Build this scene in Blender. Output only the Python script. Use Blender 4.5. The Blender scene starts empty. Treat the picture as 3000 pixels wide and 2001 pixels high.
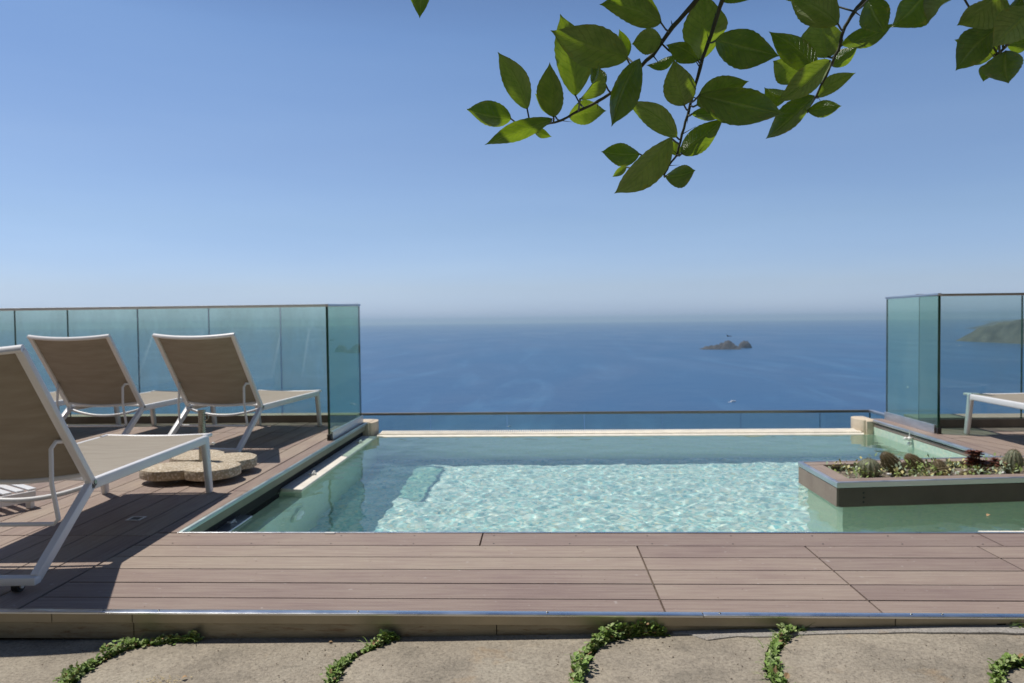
import bpy, bmesh, math, random
import numpy as np
from mathutils import Vector, Matrix, noise
R = math.radians
S = bpy.context.scene
COL = S.collection

# ---------------------------------------------------------------- camera
CAMH = 0.97
cd = bpy.data.cameras.new('camera'); cam = bpy.data.objects.new('camera', cd); COL.objects.link(cam)
F_ = 2100.0
PSI = math.atan(85/F_); PIT = math.atan(62/F_); ROLL = .0115
fw = Vector((-math.sin(PSI)*math.cos(PIT), math.cos(PSI)*math.cos(PIT), -math.sin(PIT)))
r0 = Vector((math.cos(PSI), math.sin(PSI), 0)); u0 = r0.cross(fw)
rr = r0*math.cos(ROLL) - u0*math.sin(ROLL); uu = rr.cross(fw)
M = Matrix((rr, uu, -fw)).transposed().to_4x4(); M.translation = Vector((0, 0, CAMH))
cam.matrix_world = M
cd.sensor_width = 36; cd.lens = 36*F_/3000; cd.clip_start = .05; cd.clip_end = 200000
cd.dof.use_dof = True; cd.dof.focus_distance = 1.05; cd.dof.aperture_fstop = 13
S.camera = cam

# ---------------------------------------------------------------- light
SUNV = Vector((-.42, .20, 1)).normalized()
ld = bpy.data.lights.new('sun', 'SUN'); ld.energy = 4.0; ld.angle = R(.5); ld.color = (1, .955, .885)
ld.cycles.is_caustics_light = True
lo = bpy.data.objects.new('sun', ld); COL.objects.link(lo)
lo.rotation_euler = (-SUNV).to_track_quat('-Z', 'Y').to_euler(); lo.location = (-5, 4, 10)
W = bpy.data.worlds.new('World'); S.world = W; W.use_nodes = True
wt = W.node_tree; bg = wt.nodes['Background']; bg.inputs[1].default_value = .10
sk = wt.nodes.new('ShaderNodeTexSky'); sk.sky_type = 'NISHITA'; sk.sun_disc = False
sk.sun_elevation = math.asin(SUNV.z); sk.sun_rotation = math.atan2(SUNV.x, SUNV.y)
sk.altitude = 180; sk.air_density = 1.0; sk.dust_density = .6; sk.ozone_density = 2.0
tc = wt.nodes.new('ShaderNodeTexCoord'); sx = wt.nodes.new('ShaderNodeSeparateXYZ')
rp = wt.nodes.new('ShaderNodeValToRGB'); mx = wt.nodes.new('ShaderNodeMix'); mx.data_type = 'RGBA'; mx.blend_type = 'MULTIPLY'
mx.inputs['Factor'].default_value = 1
wt.links.new(tc.outputs['Generated'], sx.inputs[0]); wt.links.new(sx.outputs['Z'], rp.inputs[0])
cr = rp.color_ramp; cr.elements[0].position = 0; cr.elements[0].color = (.76, 1.0, 1.75, 1)
cr.elements[1].position = 1; cr.elements[1].color = (.30, .34, .42, 1)
for p, c in ((.045, (.84, .93, 1.30, 1)), (.13, (.93, .98, 1.16, 1)), (.22, (.97, 1.01, 1.15, 1)), (.36, (.92, 1.03, 1.18, 1)), (.5, (.62, .70, .84, 1))):
    e = cr.elements.new(p); e.color = c
wt.links.new(sk.outputs[0], mx.inputs[6]); wt.links.new(rp.outputs[0], mx.inputs[7]); 
skn = wt.nodes.new('ShaderNodeTexNoise'); skn.inputs['Scale'].default_value = 2.2; skn.inputs['Detail'].default_value = 4
skm = wt.nodes.new('ShaderNodeMapping'); skm.inputs['Scale'].default_value = (1, 1, 7); skm.inputs['Rotation'].default_value = (.12, 0, 0)
wt.links.new(tc.outputs['Generated'], skm.inputs[0]); wt.links.new(skm.outputs[0], skn.inputs['Vector'])
rp2 = wt.nodes.new('ShaderNodeValToRGB'); rp2.color_ramp.elements[0].position = .35; rp2.color_ramp.elements[0].color = (.975, .98, .99, 1)
rp2.color_ramp.elements[1].position = .7; rp2.color_ramp.elements[1].color = (1.05, 1.035, 1.015, 1)
mx2 = wt.nodes.new('ShaderNodeMix'); mx2.data_type = 'RGBA'; mx2.blend_type = 'MULTIPLY'; mx2.inputs['Factor'].default_value = 1
wt.links.new(skn.outputs['Fac'], rp2.inputs[0]); wt.links.new(mx.outputs[2], mx2.inputs[6]); wt.links.new(rp2.outputs[0], mx2.inputs[7]); wt.links.new(mx2.outputs[2], bg.inputs[0])
S.view_settings.view_transform = 'Standard'; S.view_settings.look = 'None'
S.view_settings.exposure = 0; S.view_settings.gamma = 1
S.cycles.use_denoising = True
S.cycles.max_bounces = 14; S.cycles.transparent_max_bounces = 24; S.cycles.transmission_bounces = 12
S.cycles.sample_clamp_indirect = 8

# ---------------------------------------------------------------- materials
def nmat(name):
    m = bpy.data.materials.new(name); m.use_nodes = True
    return m, m.node_tree, m.node_tree.nodes['Principled BSDF']
def N(t, kind, **kw):
    n = t.nodes.new(kind)
    for k, v in kw.items():
        if k in n.inputs.keys(): n.inputs[k].default_value = v
        else: setattr(n, k, v)
    return n
def ramp(t, fac, stops):
    r = t.nodes.new('ShaderNodeValToRGB'); e = r.color_ramp
    e.elements[0].position = stops[0][0]; e.elements[0].color = (*stops[0][1], 1)
    e.elements[1].position = stops[-1][0]; e.elements[1].color = (*stops[-1][1], 1)
    for p, c in stops[1:-1]:
        q = e.elements.new(p); q.color = (*c, 1)
    t.links.new(fac, r.inputs[0]); return r.outputs[0]
def mixc(t, fac, a, b, mode='MIX'):
    m = t.nodes.new('ShaderNodeMix'); m.data_type = 'RGBA'; m.blend_type = mode
    for i, v in ((0, fac), (6, a), (7, b)):
        if hasattr(v, 'links'): t.links.new(v, m.inputs[i])
        elif isinstance(v, tuple): m.inputs[i].default_value = (*v, 1)
        else: m.inputs[i].default_value = v
    return m.outputs[2]
def coords(t, scale=(1, 1, 1), rot=(0, 0, 0), src='Object'):
    c = t.nodes.new('ShaderNodeTexCoord'); m = t.nodes.new('ShaderNodeMapping')
    m.inputs['Scale'].default_value = scale; m.inputs['Rotation'].default_value = rot
    t.links.new(c.outputs[src], m.inputs[0]); return m.outputs[0]
def noise_n(t, vec, scale, detail=5, rough=.6, dist=0):
    n = t.nodes.new('ShaderNodeTexNoise'); n.inputs['Scale'].default_value = scale
    n.inputs['Detail'].default_value = detail; n.inputs['Roughness'].default_value = rough; n.inputs['Distortion'].default_value = dist
    t.links.new(vec, n.inputs['Vector']); return n.outputs['Fac']
def bump(t, b, h, strength=.3, dist=.01, prev=None):
    n = t.nodes.new('ShaderNodeBump'); n.inputs['Strength'].default_value = strength; n.inputs['Distance'].default_value = dist
    t.links.new(h, n.inputs['Height'])
    if prev: t.links.new(prev, n.inputs['Normal'])
    if b: t.links.new(n.outputs[0], b.inputs['Normal'])
    return n.outputs[0]
def simple(name, c, rough=.5, metal=0, var=.12, scale=8, bs=.05, spec=None):
    m, t, b = nmat(name); v = coords(t)
    n = noise_n(t, v, scale)
    dark = tuple(x*(1-var) for x in c); lite = tuple(min(1, x*(1+var)) for x in c)
    t.links.new(ramp(t, n, [(.3, dark), (.7, lite)]), b.inputs['Base Color'])
    b.inputs['Roughness'].default_value = rough; b.inputs['Metallic'].default_value = metal
    if spec is not None: b.inputs['Specular IOR Level'].default_value = spec
    n2 = noise_n(t, v, scale*6)
    if bs: bump(t, b, n2, bs, .004)
    return m

MAT = {}
def deck_mat(name, along):            # along: angle of the boards' length from X
    m, t, b = nmat(name)
    g = coords(t, (1, 1, 1), (0, 0, -along))
    sep = t.nodes.new('ShaderNodeSeparateXYZ'); t.links.new(g, sep.inputs[0])
    at = t.nodes.new('ShaderNodeAttribute'); at.attribute_name = 'board'
    stre = t.nodes.new('ShaderNodeMapping'); stre.inputs['Scale'].default_value = (1.3, 26, 1); t.links.new(g, stre.inputs[0])
    add = t.nodes.new('ShaderNodeVectorMath'); add.operation = 'ADD'
    t.links.new(stre.outputs[0], add.inputs[0]); t.links.new(at.outputs['Color'], add.inputs[1])
    n1 = noise_n(t, add.outputs[0], 3, 6, .65)
    n2 = noise_n(t, g, 2.2, 5, .6, .4)
    n3 = noise_n(t, g, 60, 3, .7)
    base = ramp(t, n2, [(.3, (.265, .19, .165)), (.5, (.325, .25, .205)), (.72, (.375, .31, .24))])
    base = mixc(t, .55, base, ramp(t, n1, [(.32, (.23, .17, .15)), (.5, (.335, .265, .22)), (.7, (.43, .36, .29))]))
    bw = t.nodes.new('ShaderNodeSeparateColor'); t.links.new(at.outputs['Color'], bw.inputs[0])
    base = mixc(t, 1.0, base, ramp(t, bw.outputs[0], [(0, (.84, .80, .81)), (.5, (1, .97, .95)), (1, (1.1, 1.1, 1.05))]), 'MULTIPLY')
    # groove rows
    wv = t.nodes.new('ShaderNodeMath'); wv.operation = 'MULTIPLY'; wv.inputs[1].default_value = 2*math.pi/.0135
    t.links.new(sep.outputs['Y'], wv.inputs[0])
    sn = t.nodes.new('ShaderNodeMath'); sn.operation = 'SINE'; t.links.new(wv.outputs[0], sn.inputs[0])
    gr = ramp(t, sn.outputs[0], [(0.0, (1, 1, 1)), (.75, (.98, .98, .98)), (1, (.74, .72, .71))])
    base = mixc(t, .7, base, gr, 'MULTIPLY')
    # pale dried specks
    sp = noise_n(t, g, 35, 2, .5)
    base = mixc(t, ramp(t, sp, [(.69, (0, 0, 0)), (.76, (.5, .5, .5))]), base, (.5, .45, .4))
    t.links.new(base, b.inputs['Base Color'])
    b.inputs['Roughness'].default_value = .62; b.inputs['Specular IOR Level'].default_value = .3
    p = bump(t, None, sn.outputs[0], .25, -.0012)
    bump(t, b, n3, .25, .002, p)
    return m
MAT['deck_x'] = deck_mat('deck_boards_across', 0)
MAT['deck_y'] = deck_mat('deck_boards_along', math.pi/2)
MAT['dark'] = simple('shadow_gap_substrate', (.02, .018, .016), .9)
MAT['alu'] = None
def metal(name, c, rough, stain=0):
    m, t, b = nmat(name); v = coords(t, (1, 1, 6)); n = noise_n(t, v, 5, 6, .7)
    col = ramp(t, n, [(.3, tuple(x*.8 for x in c)), (.7, c)])
    if stain:
        n2 = noise_n(t, coords(t, (.8, .8, 9)), 2.6, 7, .7, .6)
        col = mixc(t, ramp(t, n2, [(.5, (0, 0, 0)), (.68, (stain,)*3)]), col, (.14, .085, .035))
    t.links.new(col, b.inputs['Base Color']); b.inputs['Metallic'].default_value = 1
    t.links.new(ramp(t, n, [(.3, (rough-.08,)*3), (.7, (rough+.1,)*3)]), b.inputs['Roughness'])
    bump(t, b, noise_n(t, coords(t), 9, 3), .12, .004)
    return m
MAT['alu'] = metal('worn_aluminium', (.78, .79, .80), .3)
MAT['rail_white'] = metal('bright_brushed_rail', (.92, .92, .90), .5)
MAT['alu_satin'] = metal('satin_aluminium', (.72, .72, .73), .42)
MAT['steel'] = metal('stainless_steel', (.34, .33, .28), .25)
MAT['rail'] = metal('handrail_bronze_grey', (.42, .38, .33), .35)
MAT['fascia_up'] = simple('upper_fascia_plate', (.35, .31, .235), .42, .6, .2, 3, .1)
MAT['paintwhite'] = simple('white_powder_coat', (.78, .77, .76), .35, 0, .03, 6, .02)
MAT['plastic'] = simple('white_pool_plastic', (.82, .80, .74), .4, 0, .06)
MAT['black'] = simple('black_rubber', (.012, .012, .012), .5)
def fascia_mat():
    m, t, b = nmat('fascia_plate_stained'); v = coords(t, (1, 1, 1))
    n = noise_n(t, coords(t, (1.5, 1, 10)), 3, 6, .65); n2 = noise_n(t, coords(t, (3, 1, 22)), 4, 7, .75, .5)
    c = ramp(t, n, [(.3, (.24, .22, .17)), (.7, (.36, .325, .25))])
    c = mixc(t, ramp(t, n2, [(.52, (0, 0, 0)), (.7, (.8, .8, .8))]), c, (.13, .055, .018))
    t.links.new(c, b.inputs['Base Color']); b.inputs['Metallic'].default_value = .6; b.inputs['Roughness'].default_value = .45
    bump(t, b, n2, .2, .003); return m
MAT['fascia'] = fascia_mat()
def sling_mat():
    m, t, b = nmat('taupe_sling_mesh'); v = coords(t)
    w1 = t.nodes.new('ShaderNodeTexWave'); w1.inputs['Scale'].default_value = 170; w1.bands_direction = 'X'; t.links.new(v, w1.inputs[0])
    w2 = t.nodes.new('ShaderNodeTexWave'); w2.inputs['Scale'].default_value = 170; w2.bands_direction = 'Y'; t.links.new(v, w2.inputs[0])
    n = noise_n(t, coords(t, (2, 14, 14)), 2, 4)
    c = ramp(t, n, [(.3, (.29, .25, .195)), (.7, (.36, .315, .25))])
    b.inputs['Roughness'].default_value = .7; b.inputs['Specular IOR Level'].default_value = .25
    t.links.new(c, b.inputs['Base Color'])
    p = bump(t, None, w1.outputs['Fac'], .15, .001); bump(t, b, w2.outputs['Fac'], .15, .001, p)
    tr = t.nodes.new('ShaderNodeBsdfTranslucent'); t.links.new(c, tr.inputs[0])
    mxs = t.nodes.new('ShaderNodeMixShader'); mxs.inputs[0].default_value = .008
    o = t.nodes['Material Output']; t.links.new(b.outputs[0], mxs.inputs[1]); t.links.new(tr.outputs[0], mxs.inputs[2]); t.links.new(mxs.outputs[0], o.inputs[0])
    return m
MAT['sling'] = sling_mat()
def glass_mat(name, tint, dirt_glare=.03):
    m, t, b = nmat(name); t.nodes.remove(b); o = t.nodes['Material Output']
    tr = t.nodes.new('ShaderNodeBsdfTransparent'); tr.inputs[0].default_value = (*[x**.5 for x in tint], 1)
    gl = t.nodes.new('ShaderNodeBsdfGlossy'); gl.inputs['Roughness'].default_value = .0; gl.inputs[0].default_value = (.95, 1, .98, 1)
    fr = t.nodes.new('ShaderNodeFresnel'); fr.inputs[0].default_value = 1.5
    df = t.nodes.new('ShaderNodeBsdfDiffuse'); df.inputs[0].default_value = (.66, .82, .76, 1)
    n = noise_n(t, coords(t, (1, 1, .35)), 3.5, 6, .7)
    mm = t.nodes.new('ShaderNodeMath'); mm.operation = 'MULTIPLY'; mm.inputs[1].default_value = dirt_glare*2; t.links.new(n, mm.inputs[0])  # diffuse veil: salt film plus painted-in pale reflections
    m1 = t.nodes.new('ShaderNodeMixShader'); m2 = t.nodes.new('ShaderNodeMixShader')
    t.links.new(mm.outputs[0], m1.inputs[0]); t.links.new(tr.outputs[0], m1.inputs[1]); t.links.new(df.outputs[0], m1.inputs[2])
    ge = t.nodes.new('ShaderNodeNewGeometry'); iv = t.nodes.new('ShaderNodeMath'); iv.operation = 'SUBTRACT'; iv.inputs[0].default_value = 1; t.links.new(ge.outputs['Backfacing'], iv.inputs[1])
    fm = t.nodes.new('ShaderNodeMath'); fm.operation = 'MULTIPLY'; t.links.new(fr.outputs[0], fm.inputs[0]); t.links.new(iv.outputs[0], fm.inputs[1])
    t.links.new(fm.outputs[0], m2.inputs[0]); t.links.new(m1.outputs[0], m2.inputs[1]); t.links.new(gl.outputs[0], m2.inputs[2])
    t.links.new(m2.outputs[0], o.inputs[0]); return m
MAT['glass'] = glass_mat('tinted_balustrade_glass', (.76, .95, .86), .19)
MAT['glass_side'] = glass_mat('green_side_glass', (.54, .76, .64), .07)
MAT['glass_clear'] = glass_mat('paler_balustrade_glass', (.72, .84, .82), .07)  # veil raised here to paint pale reflections into the pane
def gedge():
    m, t, b = nmat('green_glass_edge'); b.inputs['Base Color'].default_value = (.01, .05, .03, 1); b.inputs['Roughness'].default_value = .15
    n = noise_n(t, coords(t), 5); t.links.new(ramp(t, n, [(.3, (.006, .03, .018)), (.7, (.015, .075, .035))]), b.inputs['Base Color']); return m
MAT['glass_edge'] = gedge()
def stone_mat(name, cs, scale=1.0, bs=.5):
    m, t, b = nmat(name); v = coords(t)
    n1 = noise_n(t, v, 3.2*scale, 7, .65, .3); n2 = noise_n(t, v, 90*scale, 4, .75); n3 = noise_n(t, v, 14*scale, 6, .7)
    c = ramp(t, n1, [(.28, cs[0]), (.5, cs[1]), (.72, cs[2])])
    c = mixc(t, .8, c, ramp(t, n2, [(.3, (.5, .49, .48)), (.5, (.98, .97, .96)), (.72, (1.35, 1.33, 1.3))]), 'MULTIPLY')
    c = mixc(t, ramp(t, n3, [(.55, (0, 0, 0)), (.75, (.5, .5, .5))]), c, tuple(x*.62 for x in cs[1]))
    n4 = noise_n(t, v, 6*scale, 4, .6)
    c = mixc(t, ramp(t, n4, [(.62, (0, 0, 0)), (.74, (.35, .35, .35))]), c, (.42, .27, .13))
    n5 = noise_n(t, v, 9*scale, 8, .8, 1.2); c = mixc(t, ramp(t, n5, [(.60, (0, 0, 0)), (.70, (.55, .55, .55))]), c, tuple(x*.45 for x in cs[1]))
    vo = t.nodes.new('ShaderNodeTexVoronoi'); vo.inputs['Scale'].default_value = 130; t.links.new(v, vo.inputs[0])
    pit = ramp(t, vo.outputs['Distance'], [(.10, (0, 0, 0)), (.2, (1, 1, 1))]); c = mixc(t, .55, c, pit, 'MULTIPLY')
    t.links.new(c, b.inputs['Base Color']); b.inputs['Roughness'].default_value = .85; b.inputs['Specular IOR Level'].default_value = .2
    p = bump(t, None, n2, bs+.2, .005); p = bump(t, None, pit, .5, .002, p); bump(t, b, n3, bs+.2, .014, p); return m
MAT['paving'] = stone_mat('grey_tan_paving_stone', ((.215, .19, .15), (.345, .30, .235), (.42, .375, .295)))
MAT['mortar'] = stone_mat('pale_mortar', ((.30, .28, .25), (.38, .355, .32), (.45, .42, .37)), 1.5, .4)
MAT['soil'] = simple('dark_joint_soil', (.05, .038, .026), .95, 0, .4, 30, .6)
def agg():
    m, t, b = nmat('exposed_aggregate_concrete'); v = coords(t)
    vo = t.nodes.new('ShaderNodeTexVoronoi'); vo.inputs['Scale'].default_value = 75; t.links.new(v, vo.inputs[0])
    s = t.nodes.new('ShaderNodeSeparateColor'); t.links.new(vo.outputs['Color'], s.inputs[0])
    c = ramp(t, s.outputs[0], [(0, (.46, .36, .26)), (.25, (.66, .56, .43)), (.6, (.68, .60, .48)), (1, (.80, .74, .62))])
    c = mixc(t, ramp(t, vo.outputs['Distance'], [(.25, (0, 0, 0)), (.6, (.75, .75, .75))]), c, (.34, .27, .17))
    n = noise_n(t, v, 7, 6); c = mixc(t, .6, c, ramp(t, n, [(.3, (.72, .68, .62)), (.7, (1.1, 1.08, 1.05))]), 'MULTIPLY')
    t.links.new(c, b.inputs['Base Color']); b.inputs['Roughness'].default_value = .8
    bump(t, b, vo.outputs['Distance'], .5, -.006); return m
MAT['aggregate'] = agg()
def mosaic(name, wash, k=.5):
    m, t, b = nmat(name); v = coords(t)
    ch = t.nodes.new('ShaderNodeTexVoronoi'); ch.distance = 'CHEBYCHEV'; ch.inputs['Scale'].default_value = 52; ch.inputs['Randomness'].default_value = .25
    t.links.new(v, ch.inputs[0]); s = t.nodes.new('ShaderNodeSeparateColor'); t.links.new(ch.outputs['Color'], s.inputs[0])
    c = ramp(t, s.outputs[0], [(0, (.10, .40, .48)), (.12, (.28, .64, .64)), (.28, (.44, .74, .72)), (.5, (.70, .90, .84)), (.68, (.86, .94, .90)), (.84, (.95, .94, .84)), (.93, (.94, .88, .62)), (1, (.2, .56, .62))])
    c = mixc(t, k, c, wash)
    c = mixc(t, ramp(t, ch.outputs['Distance'], [(.40, (0, 0, 0)), (.5, (.5, .5, .5))]), c, (.6, .68, .66))
    t.links.new(c, b.inputs['Base Color']); b.inputs['Roughness'].default_value = .3
    return m
MAT['mosaic'] = mosaic('pool_floor_mosaic', (.80, .95, .90), .15)
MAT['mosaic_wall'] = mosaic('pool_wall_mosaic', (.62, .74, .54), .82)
MAT['coping'] = simple('cream_overflow_coping', (.86, .80, .68), .6, 0, .1, 14, .15)
MAT['cream'] = simple('beige_corner_stone', (.64, .53, .39), .75, 0, .15, 9, .3)
MAT['kerb'] = simple('shade_dark_kerb_face', (.20, .155, .12), .6, 0, .2, 5, .1)  # shaded inner face of the kerb, its shade put into the colour
MAT['kerbcap'] = simple('tan_kerb_coping', (.42, .33, .25), .7, 0, .15, 6, .1)
def water_mat():
    m, t, b = nmat('pool_water'); b.inputs['Transmission Weight'].default_value = 1; b.inputs['IOR'].default_value = 1.333
    b.inputs['Roughness'].default_value = 0; b.inputs['Base Color'].default_value = (.89, 1.0, .945, 1); return m
MAT['water'] = water_mat()
def sea_mat():
    m, t, b = nmat('open_sea'); v = coords(t)
    n0 = noise_n(t, coords(t, (1, .35, 1)), .0016, 5, .6, .8)
    n1 = noise_n(t, v, .012, 6, .65); n2 = noise_n(t, v, .12, 5, .6)
    t.links.new(ramp(t, n0, [(.3, (.016, .074, .180)), (.7, (.034, .122, .255))]), b.inputs['Base Color'])
    b.inputs['IOR'].default_value = 1.333
    ns = noise_n(t, coords(t, (1, .16, 1), (0, 0, .35)), .0045, 5, .7, 1.5)
    cc = mixc(t, ramp(t, ns, [(.50, (0, 0, 0)), (.72, (.75, .75, .75))]), b.inputs['Base Color'].links[0].from_socket, (.06, .17, .31)); t.links.new(cc, b.inputs['Base Color'])
    t.links.new(ramp(t, n0, [(.35, (.30,)*3), (.65, (.42,)*3)]), b.inputs['Roughness'])
    p = bump(t, None, n1, .5, 4); bump(t, b, n2, .6, 1.2, p); return m
MAT['sea'] = sea_mat()
MAT['rock'] = simple('bare_dark_rock', (.07, .064, .062), .95, 0, .6, .03, 0)
MAT['scrub'] = simple('scrub_and_rock_hill', (.085, .085, .06), .95, 0, .7, .012, 0)

# ---------------------------------------------------------------- mesh helpers
class MB:
    def __init__(s): s.v = []; s.f = []; s.m = []; s.c = None
    def face(s, idx, mi=0): s.f.append(tuple(idx)); s.m.append(mi)
    def prism(s, poly, z0, z1, mi=0):         # poly: list of (x,y) CCW; z may be callables
        n = len(poly); o = len(s.v)
        f0 = z0 if callable(z0) else (lambda x, y: z0); f1 = z1 if callable(z1) else (lambda x, y: z1)
        s.v += [(x, y, f0(x, y)) for x, y in poly] + [(x, y, f1(x, y)) for x, y in poly]
        s.face([o+n-1-i for i in range(n)], mi); s.face([o+n+i for i in range(n)], mi)
        for i in range(n):
            j = (i+1) % n; s.face([o+i, o+j, o+n+j, o+n+i], mi)
    def box(s, a, b, mi=0):
        s.prism([(a[0], a[1]), (b[0], a[1]), (b[0], b[1]), (a[0], b[1])], a[2], b[2], mi)
    def bar(s, p, q, w, h, up=(0, 0, 1), mi=0, w2=None, h2=None):   # rectangular bar from p to q
        p = Vector(p); q = Vector(q); d = (q-p).normalized(); up = Vector(up)
        x = d.cross(up).normalized(); y = x.cross(d).normalized(); o = len(s.v)
        for c, ww, hh in ((p, w, h), (q, w2 or w, h2 or h)):
            for a, b in ((-1, -1), (1, -1), (1, 1), (-1, 1)): s.v.append(tuple(c + x*ww/2*a + y*hh/2*b))
        for f in ((3, 2, 1, 0), (4, 5, 6, 7), (0, 1, 5, 4), (1, 2, 6, 5), (2, 3, 7, 6), (3, 0, 4, 7)): s.face([o+i for i in f], mi)
    def tube(s, pts, r, seg=12, mi=0, rs=None, flat=None, up=None):   # round tube along points; flat=(a,b) ellipse radii
        pts = [Vector(p) for p in pts]; n = len(pts); o = len(s.v); prev = None
        for i, p in enumerate(pts):
            d = (pts[min(i+1, n-1)] - pts[max(i-1, 0)]).normalized()
            ref = Vector(up) if up else (prev if prev else (Vector((0, 0, 1)) if abs(d.z) < .9 else Vector((1, 0, 0))))
            x = d.cross(ref).normalized(); y = x.cross(d).normalized()
            if not up: prev = y
            rad = rs[i] if rs else r; a, b = (flat if flat else (rad, rad))
            for k in range(seg):
                t = 2*math.pi*k/seg; s.v.append(tuple(p + x*math.cos(t)*a + y*math.sin(t)*b))
        for i in range(n-1):
            for k in range(seg):
                k2 = (k+1) % seg; s.face([o+i*seg+k, o+i*seg+k2, o+(i+1)*seg+k2, o+(i+1)*seg+k], mi)
        s.face([o+seg-1-k for k in range(seg)], mi); s.face([o+(n-1)*seg+k for k in range(seg)], mi)
    def ball(s, c, r, seg=12, rings=8, sc=(1, 1, 1), mi=0, jit=0, seed=0):
        o = len(s.v); c = Vector(c)
        for i in range(rings+1):
            th = math.pi*i/rings
            for k in range(seg):
                ph = 2*math.pi*k/seg; d = Vector((math.sin(th)*math.cos(ph), math.sin(th)*math.sin(ph), math.cos(th)))
                rr_ = r*(1 + (jit*noise.noise(d*2.3 + Vector((seed, 0, 0))) if jit else 0))
                s.v.append((c.x+d.x*rr_*sc[0], c.y+d.y*rr_*sc[1], c.z+d.z*rr_*sc[2]))
        for i in range(rings):
            for k in range(seg):
                k2 = (k+1) % seg; s.face([o+i*seg+k, o+(i+1)*seg+k, o+(i+1)*seg+k2, o+i*seg+k2], mi)
    def build(s, name, mats, parent=None, smooth=False, bevel=0, seg=2, color=None, angle=40):
        me = bpy.data.meshes.new(name); me.from_pydata(s.v, [], s.f)
        if not isinstance(mats, (list, tuple)): mats = [mats]
        for m in mats: me.materials.append(m)
        me.polygons.foreach_set('material_index', s.m)
        if color is not None:
            a = me.color_attributes.new('board', 'FLOAT_COLOR', 'POINT')
            a.data.foreach_set('color', np.array(color, dtype=np.float32).ravel())
        bm = bmesh.new(); bm.from_mesh(me)
        bmesh.ops.remove_doubles(bm, verts=bm.verts, dist=1e-6) if color is None else None
        bmesh.ops.recalc_face_normals(bm, faces=bm.faces)
        if bevel:
            ed = [e for e in bm.edges if len(e.link_faces) == 2 and e.calc_face_angle(0) > .5]
            bmesh.ops.bevel(bm, geom=ed, offset=bevel, segments=seg, profile=.5, affect='EDGES', clamp_overlap=True)
        if smooth:
            for f in bm.faces: f.smooth = True
            for e in bm.edges:
                if len(e.link_faces) == 2 and e.calc_face_angle(0) > R(angle): e.smooth = False
        bm.to_mesh(me); bm.free()
        o = bpy.data.objects.new(name, me); COL.objects.link(o)
        if parent: o.parent = parent
        return o
def tag(o, label=None, cat=None, group=None, kind=None):
    if label: o['label'] = label
    if cat: o['category'] = cat
    if group: o['group'] = group
    if kind: o['kind'] = kind
    return o
def empty(name, loc=(0, 0, 0), rz=0):
    o = bpy.data.objects.new(name, None); COL.objects.link(o); o.location = loc; o.rotation_euler = (0, 0, rz); o.empty_display_size = .1; return o
def copy_tree(o, parent=None):
    c = o.copy(); COL.objects.link(c); c.parent = parent
    for ch in list(o.children): copy_tree(ch, c)
    return c
rnd = random.Random(7)
# ---------------------------------------------------------------- sea, island, headland
SEAZ = -180.0
bm_ = MB(); o0 = 0; rings = [0, 400, 900, 1600, 3000, 6000, 12000, 24000, 44000]; SEG = 96
bm_.v.append((0, 0, SEAZ))
for r_ in rings[1:]:
    for k in range(SEG): bm_.v.append((r_*math.cos(2*math.pi*k/SEG), r_*math.sin(2*math.pi*k/SEG), SEAZ))
for k in range(SEG): bm_.face([0, 1+k, 1+(k+1) % SEG])
for i in range(len(rings)-2):
    for k in range(SEG):
        a = 1+i*SEG+k; b = 1+i*SEG+(k+1) % SEG; bm_.face([a, a+SEG, b+SEG, b])
tag(bm_.build('sea', MAT['sea']), kind='structure')

def terrain(name, cx, cy, ang, L, Wd, hf, nx, ny, mat):
    m = MB(); ca, sa = math.cos(ang), math.sin(ang)
    for j in range(ny+1):
        for i in range(nx+1):
            u = i/nx*2-1; v = j/ny*2-1; h = hf(u, v)
            x = u*L/2; y = v*Wd/2; m.v.append((cx+x*ca-y*sa, cy+x*sa+y*ca, SEAZ-6+h))
    for j in range(ny):
        for i in range(nx):
            a = j*(nx+1)+i; m.face([a, a+1, a+nx+2, a+nx+1])
    return tag(m.build(name, mat, smooth=True, angle=60), kind='structure')
def isl(u, v):
    x = u*1.0
    mnd = 50*math.exp(-((x-.40)/.28)**2) + 24*math.exp(-((x-.0)/.3)**2) + 20*math.exp(-((x+.5)/.42)**2) + 14*math.exp(-((x-.8)/.15)**2)
    s = max(0, 1-(v*v)*1.0); e = max(0, 1-abs(u)**6)
    n = noise.fractal(Vector((u*9, v*5, 3)), 1.0, 2.1, 5)
    return max(0, (mnd*s*e + 12*n*s*e))
terrain('island', 1037, 4200, R(-14), 262, 110, isl, 90, 36, MAT['rock'])
def rock(u, v):
    s = max(0, 1-u*u-v*v); n = noise.fractal(Vector((u*4, v*4, 9)), 1.0, 2.1, 4)
    return max(0, 48*s**.6 + 8*n*s)
terrain('rocky_islet', 1216, 4330, 0, 84, 60, rock, 36, 30, MAT['rock'])
def ridge(seed, H, prof):
    def f(u, v):
        s = max(0, 1-v*v); n = noise.fractal(Vector((u*5+seed, v*2.5, seed)), .9, 2.1, 6)
        return min(288, max(0, prof(u)*H*s**.6*(1+.22*n) + 10*n*s))
    return f
def sm(a, b, x):
    t = min(1, max(0, (x-a)/(b-a))); return t*t*(3-2*t)
terrain('far_headland', 6570, 9500, R(0), 1900, 900, ridge(2, 95, lambda u: sm(-1, -.6, u)), 90, 30, MAT['scrub'])
terrain('distant_mountain', 15100, 17500, R(-10), 9000, 3000, ridge(11, 215, lambda u: sm(-1, -.2, u)), 80, 30, MAT['scrub'])
terrain('near_headland', 4440, 4700, R(6), 3000, 1300, ridge(5, 235, lambda u: .62*sm(-1, -.93, u)+.38*sm(-.97, -.6, u)), 160, 50, MAT['scrub'])
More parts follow.
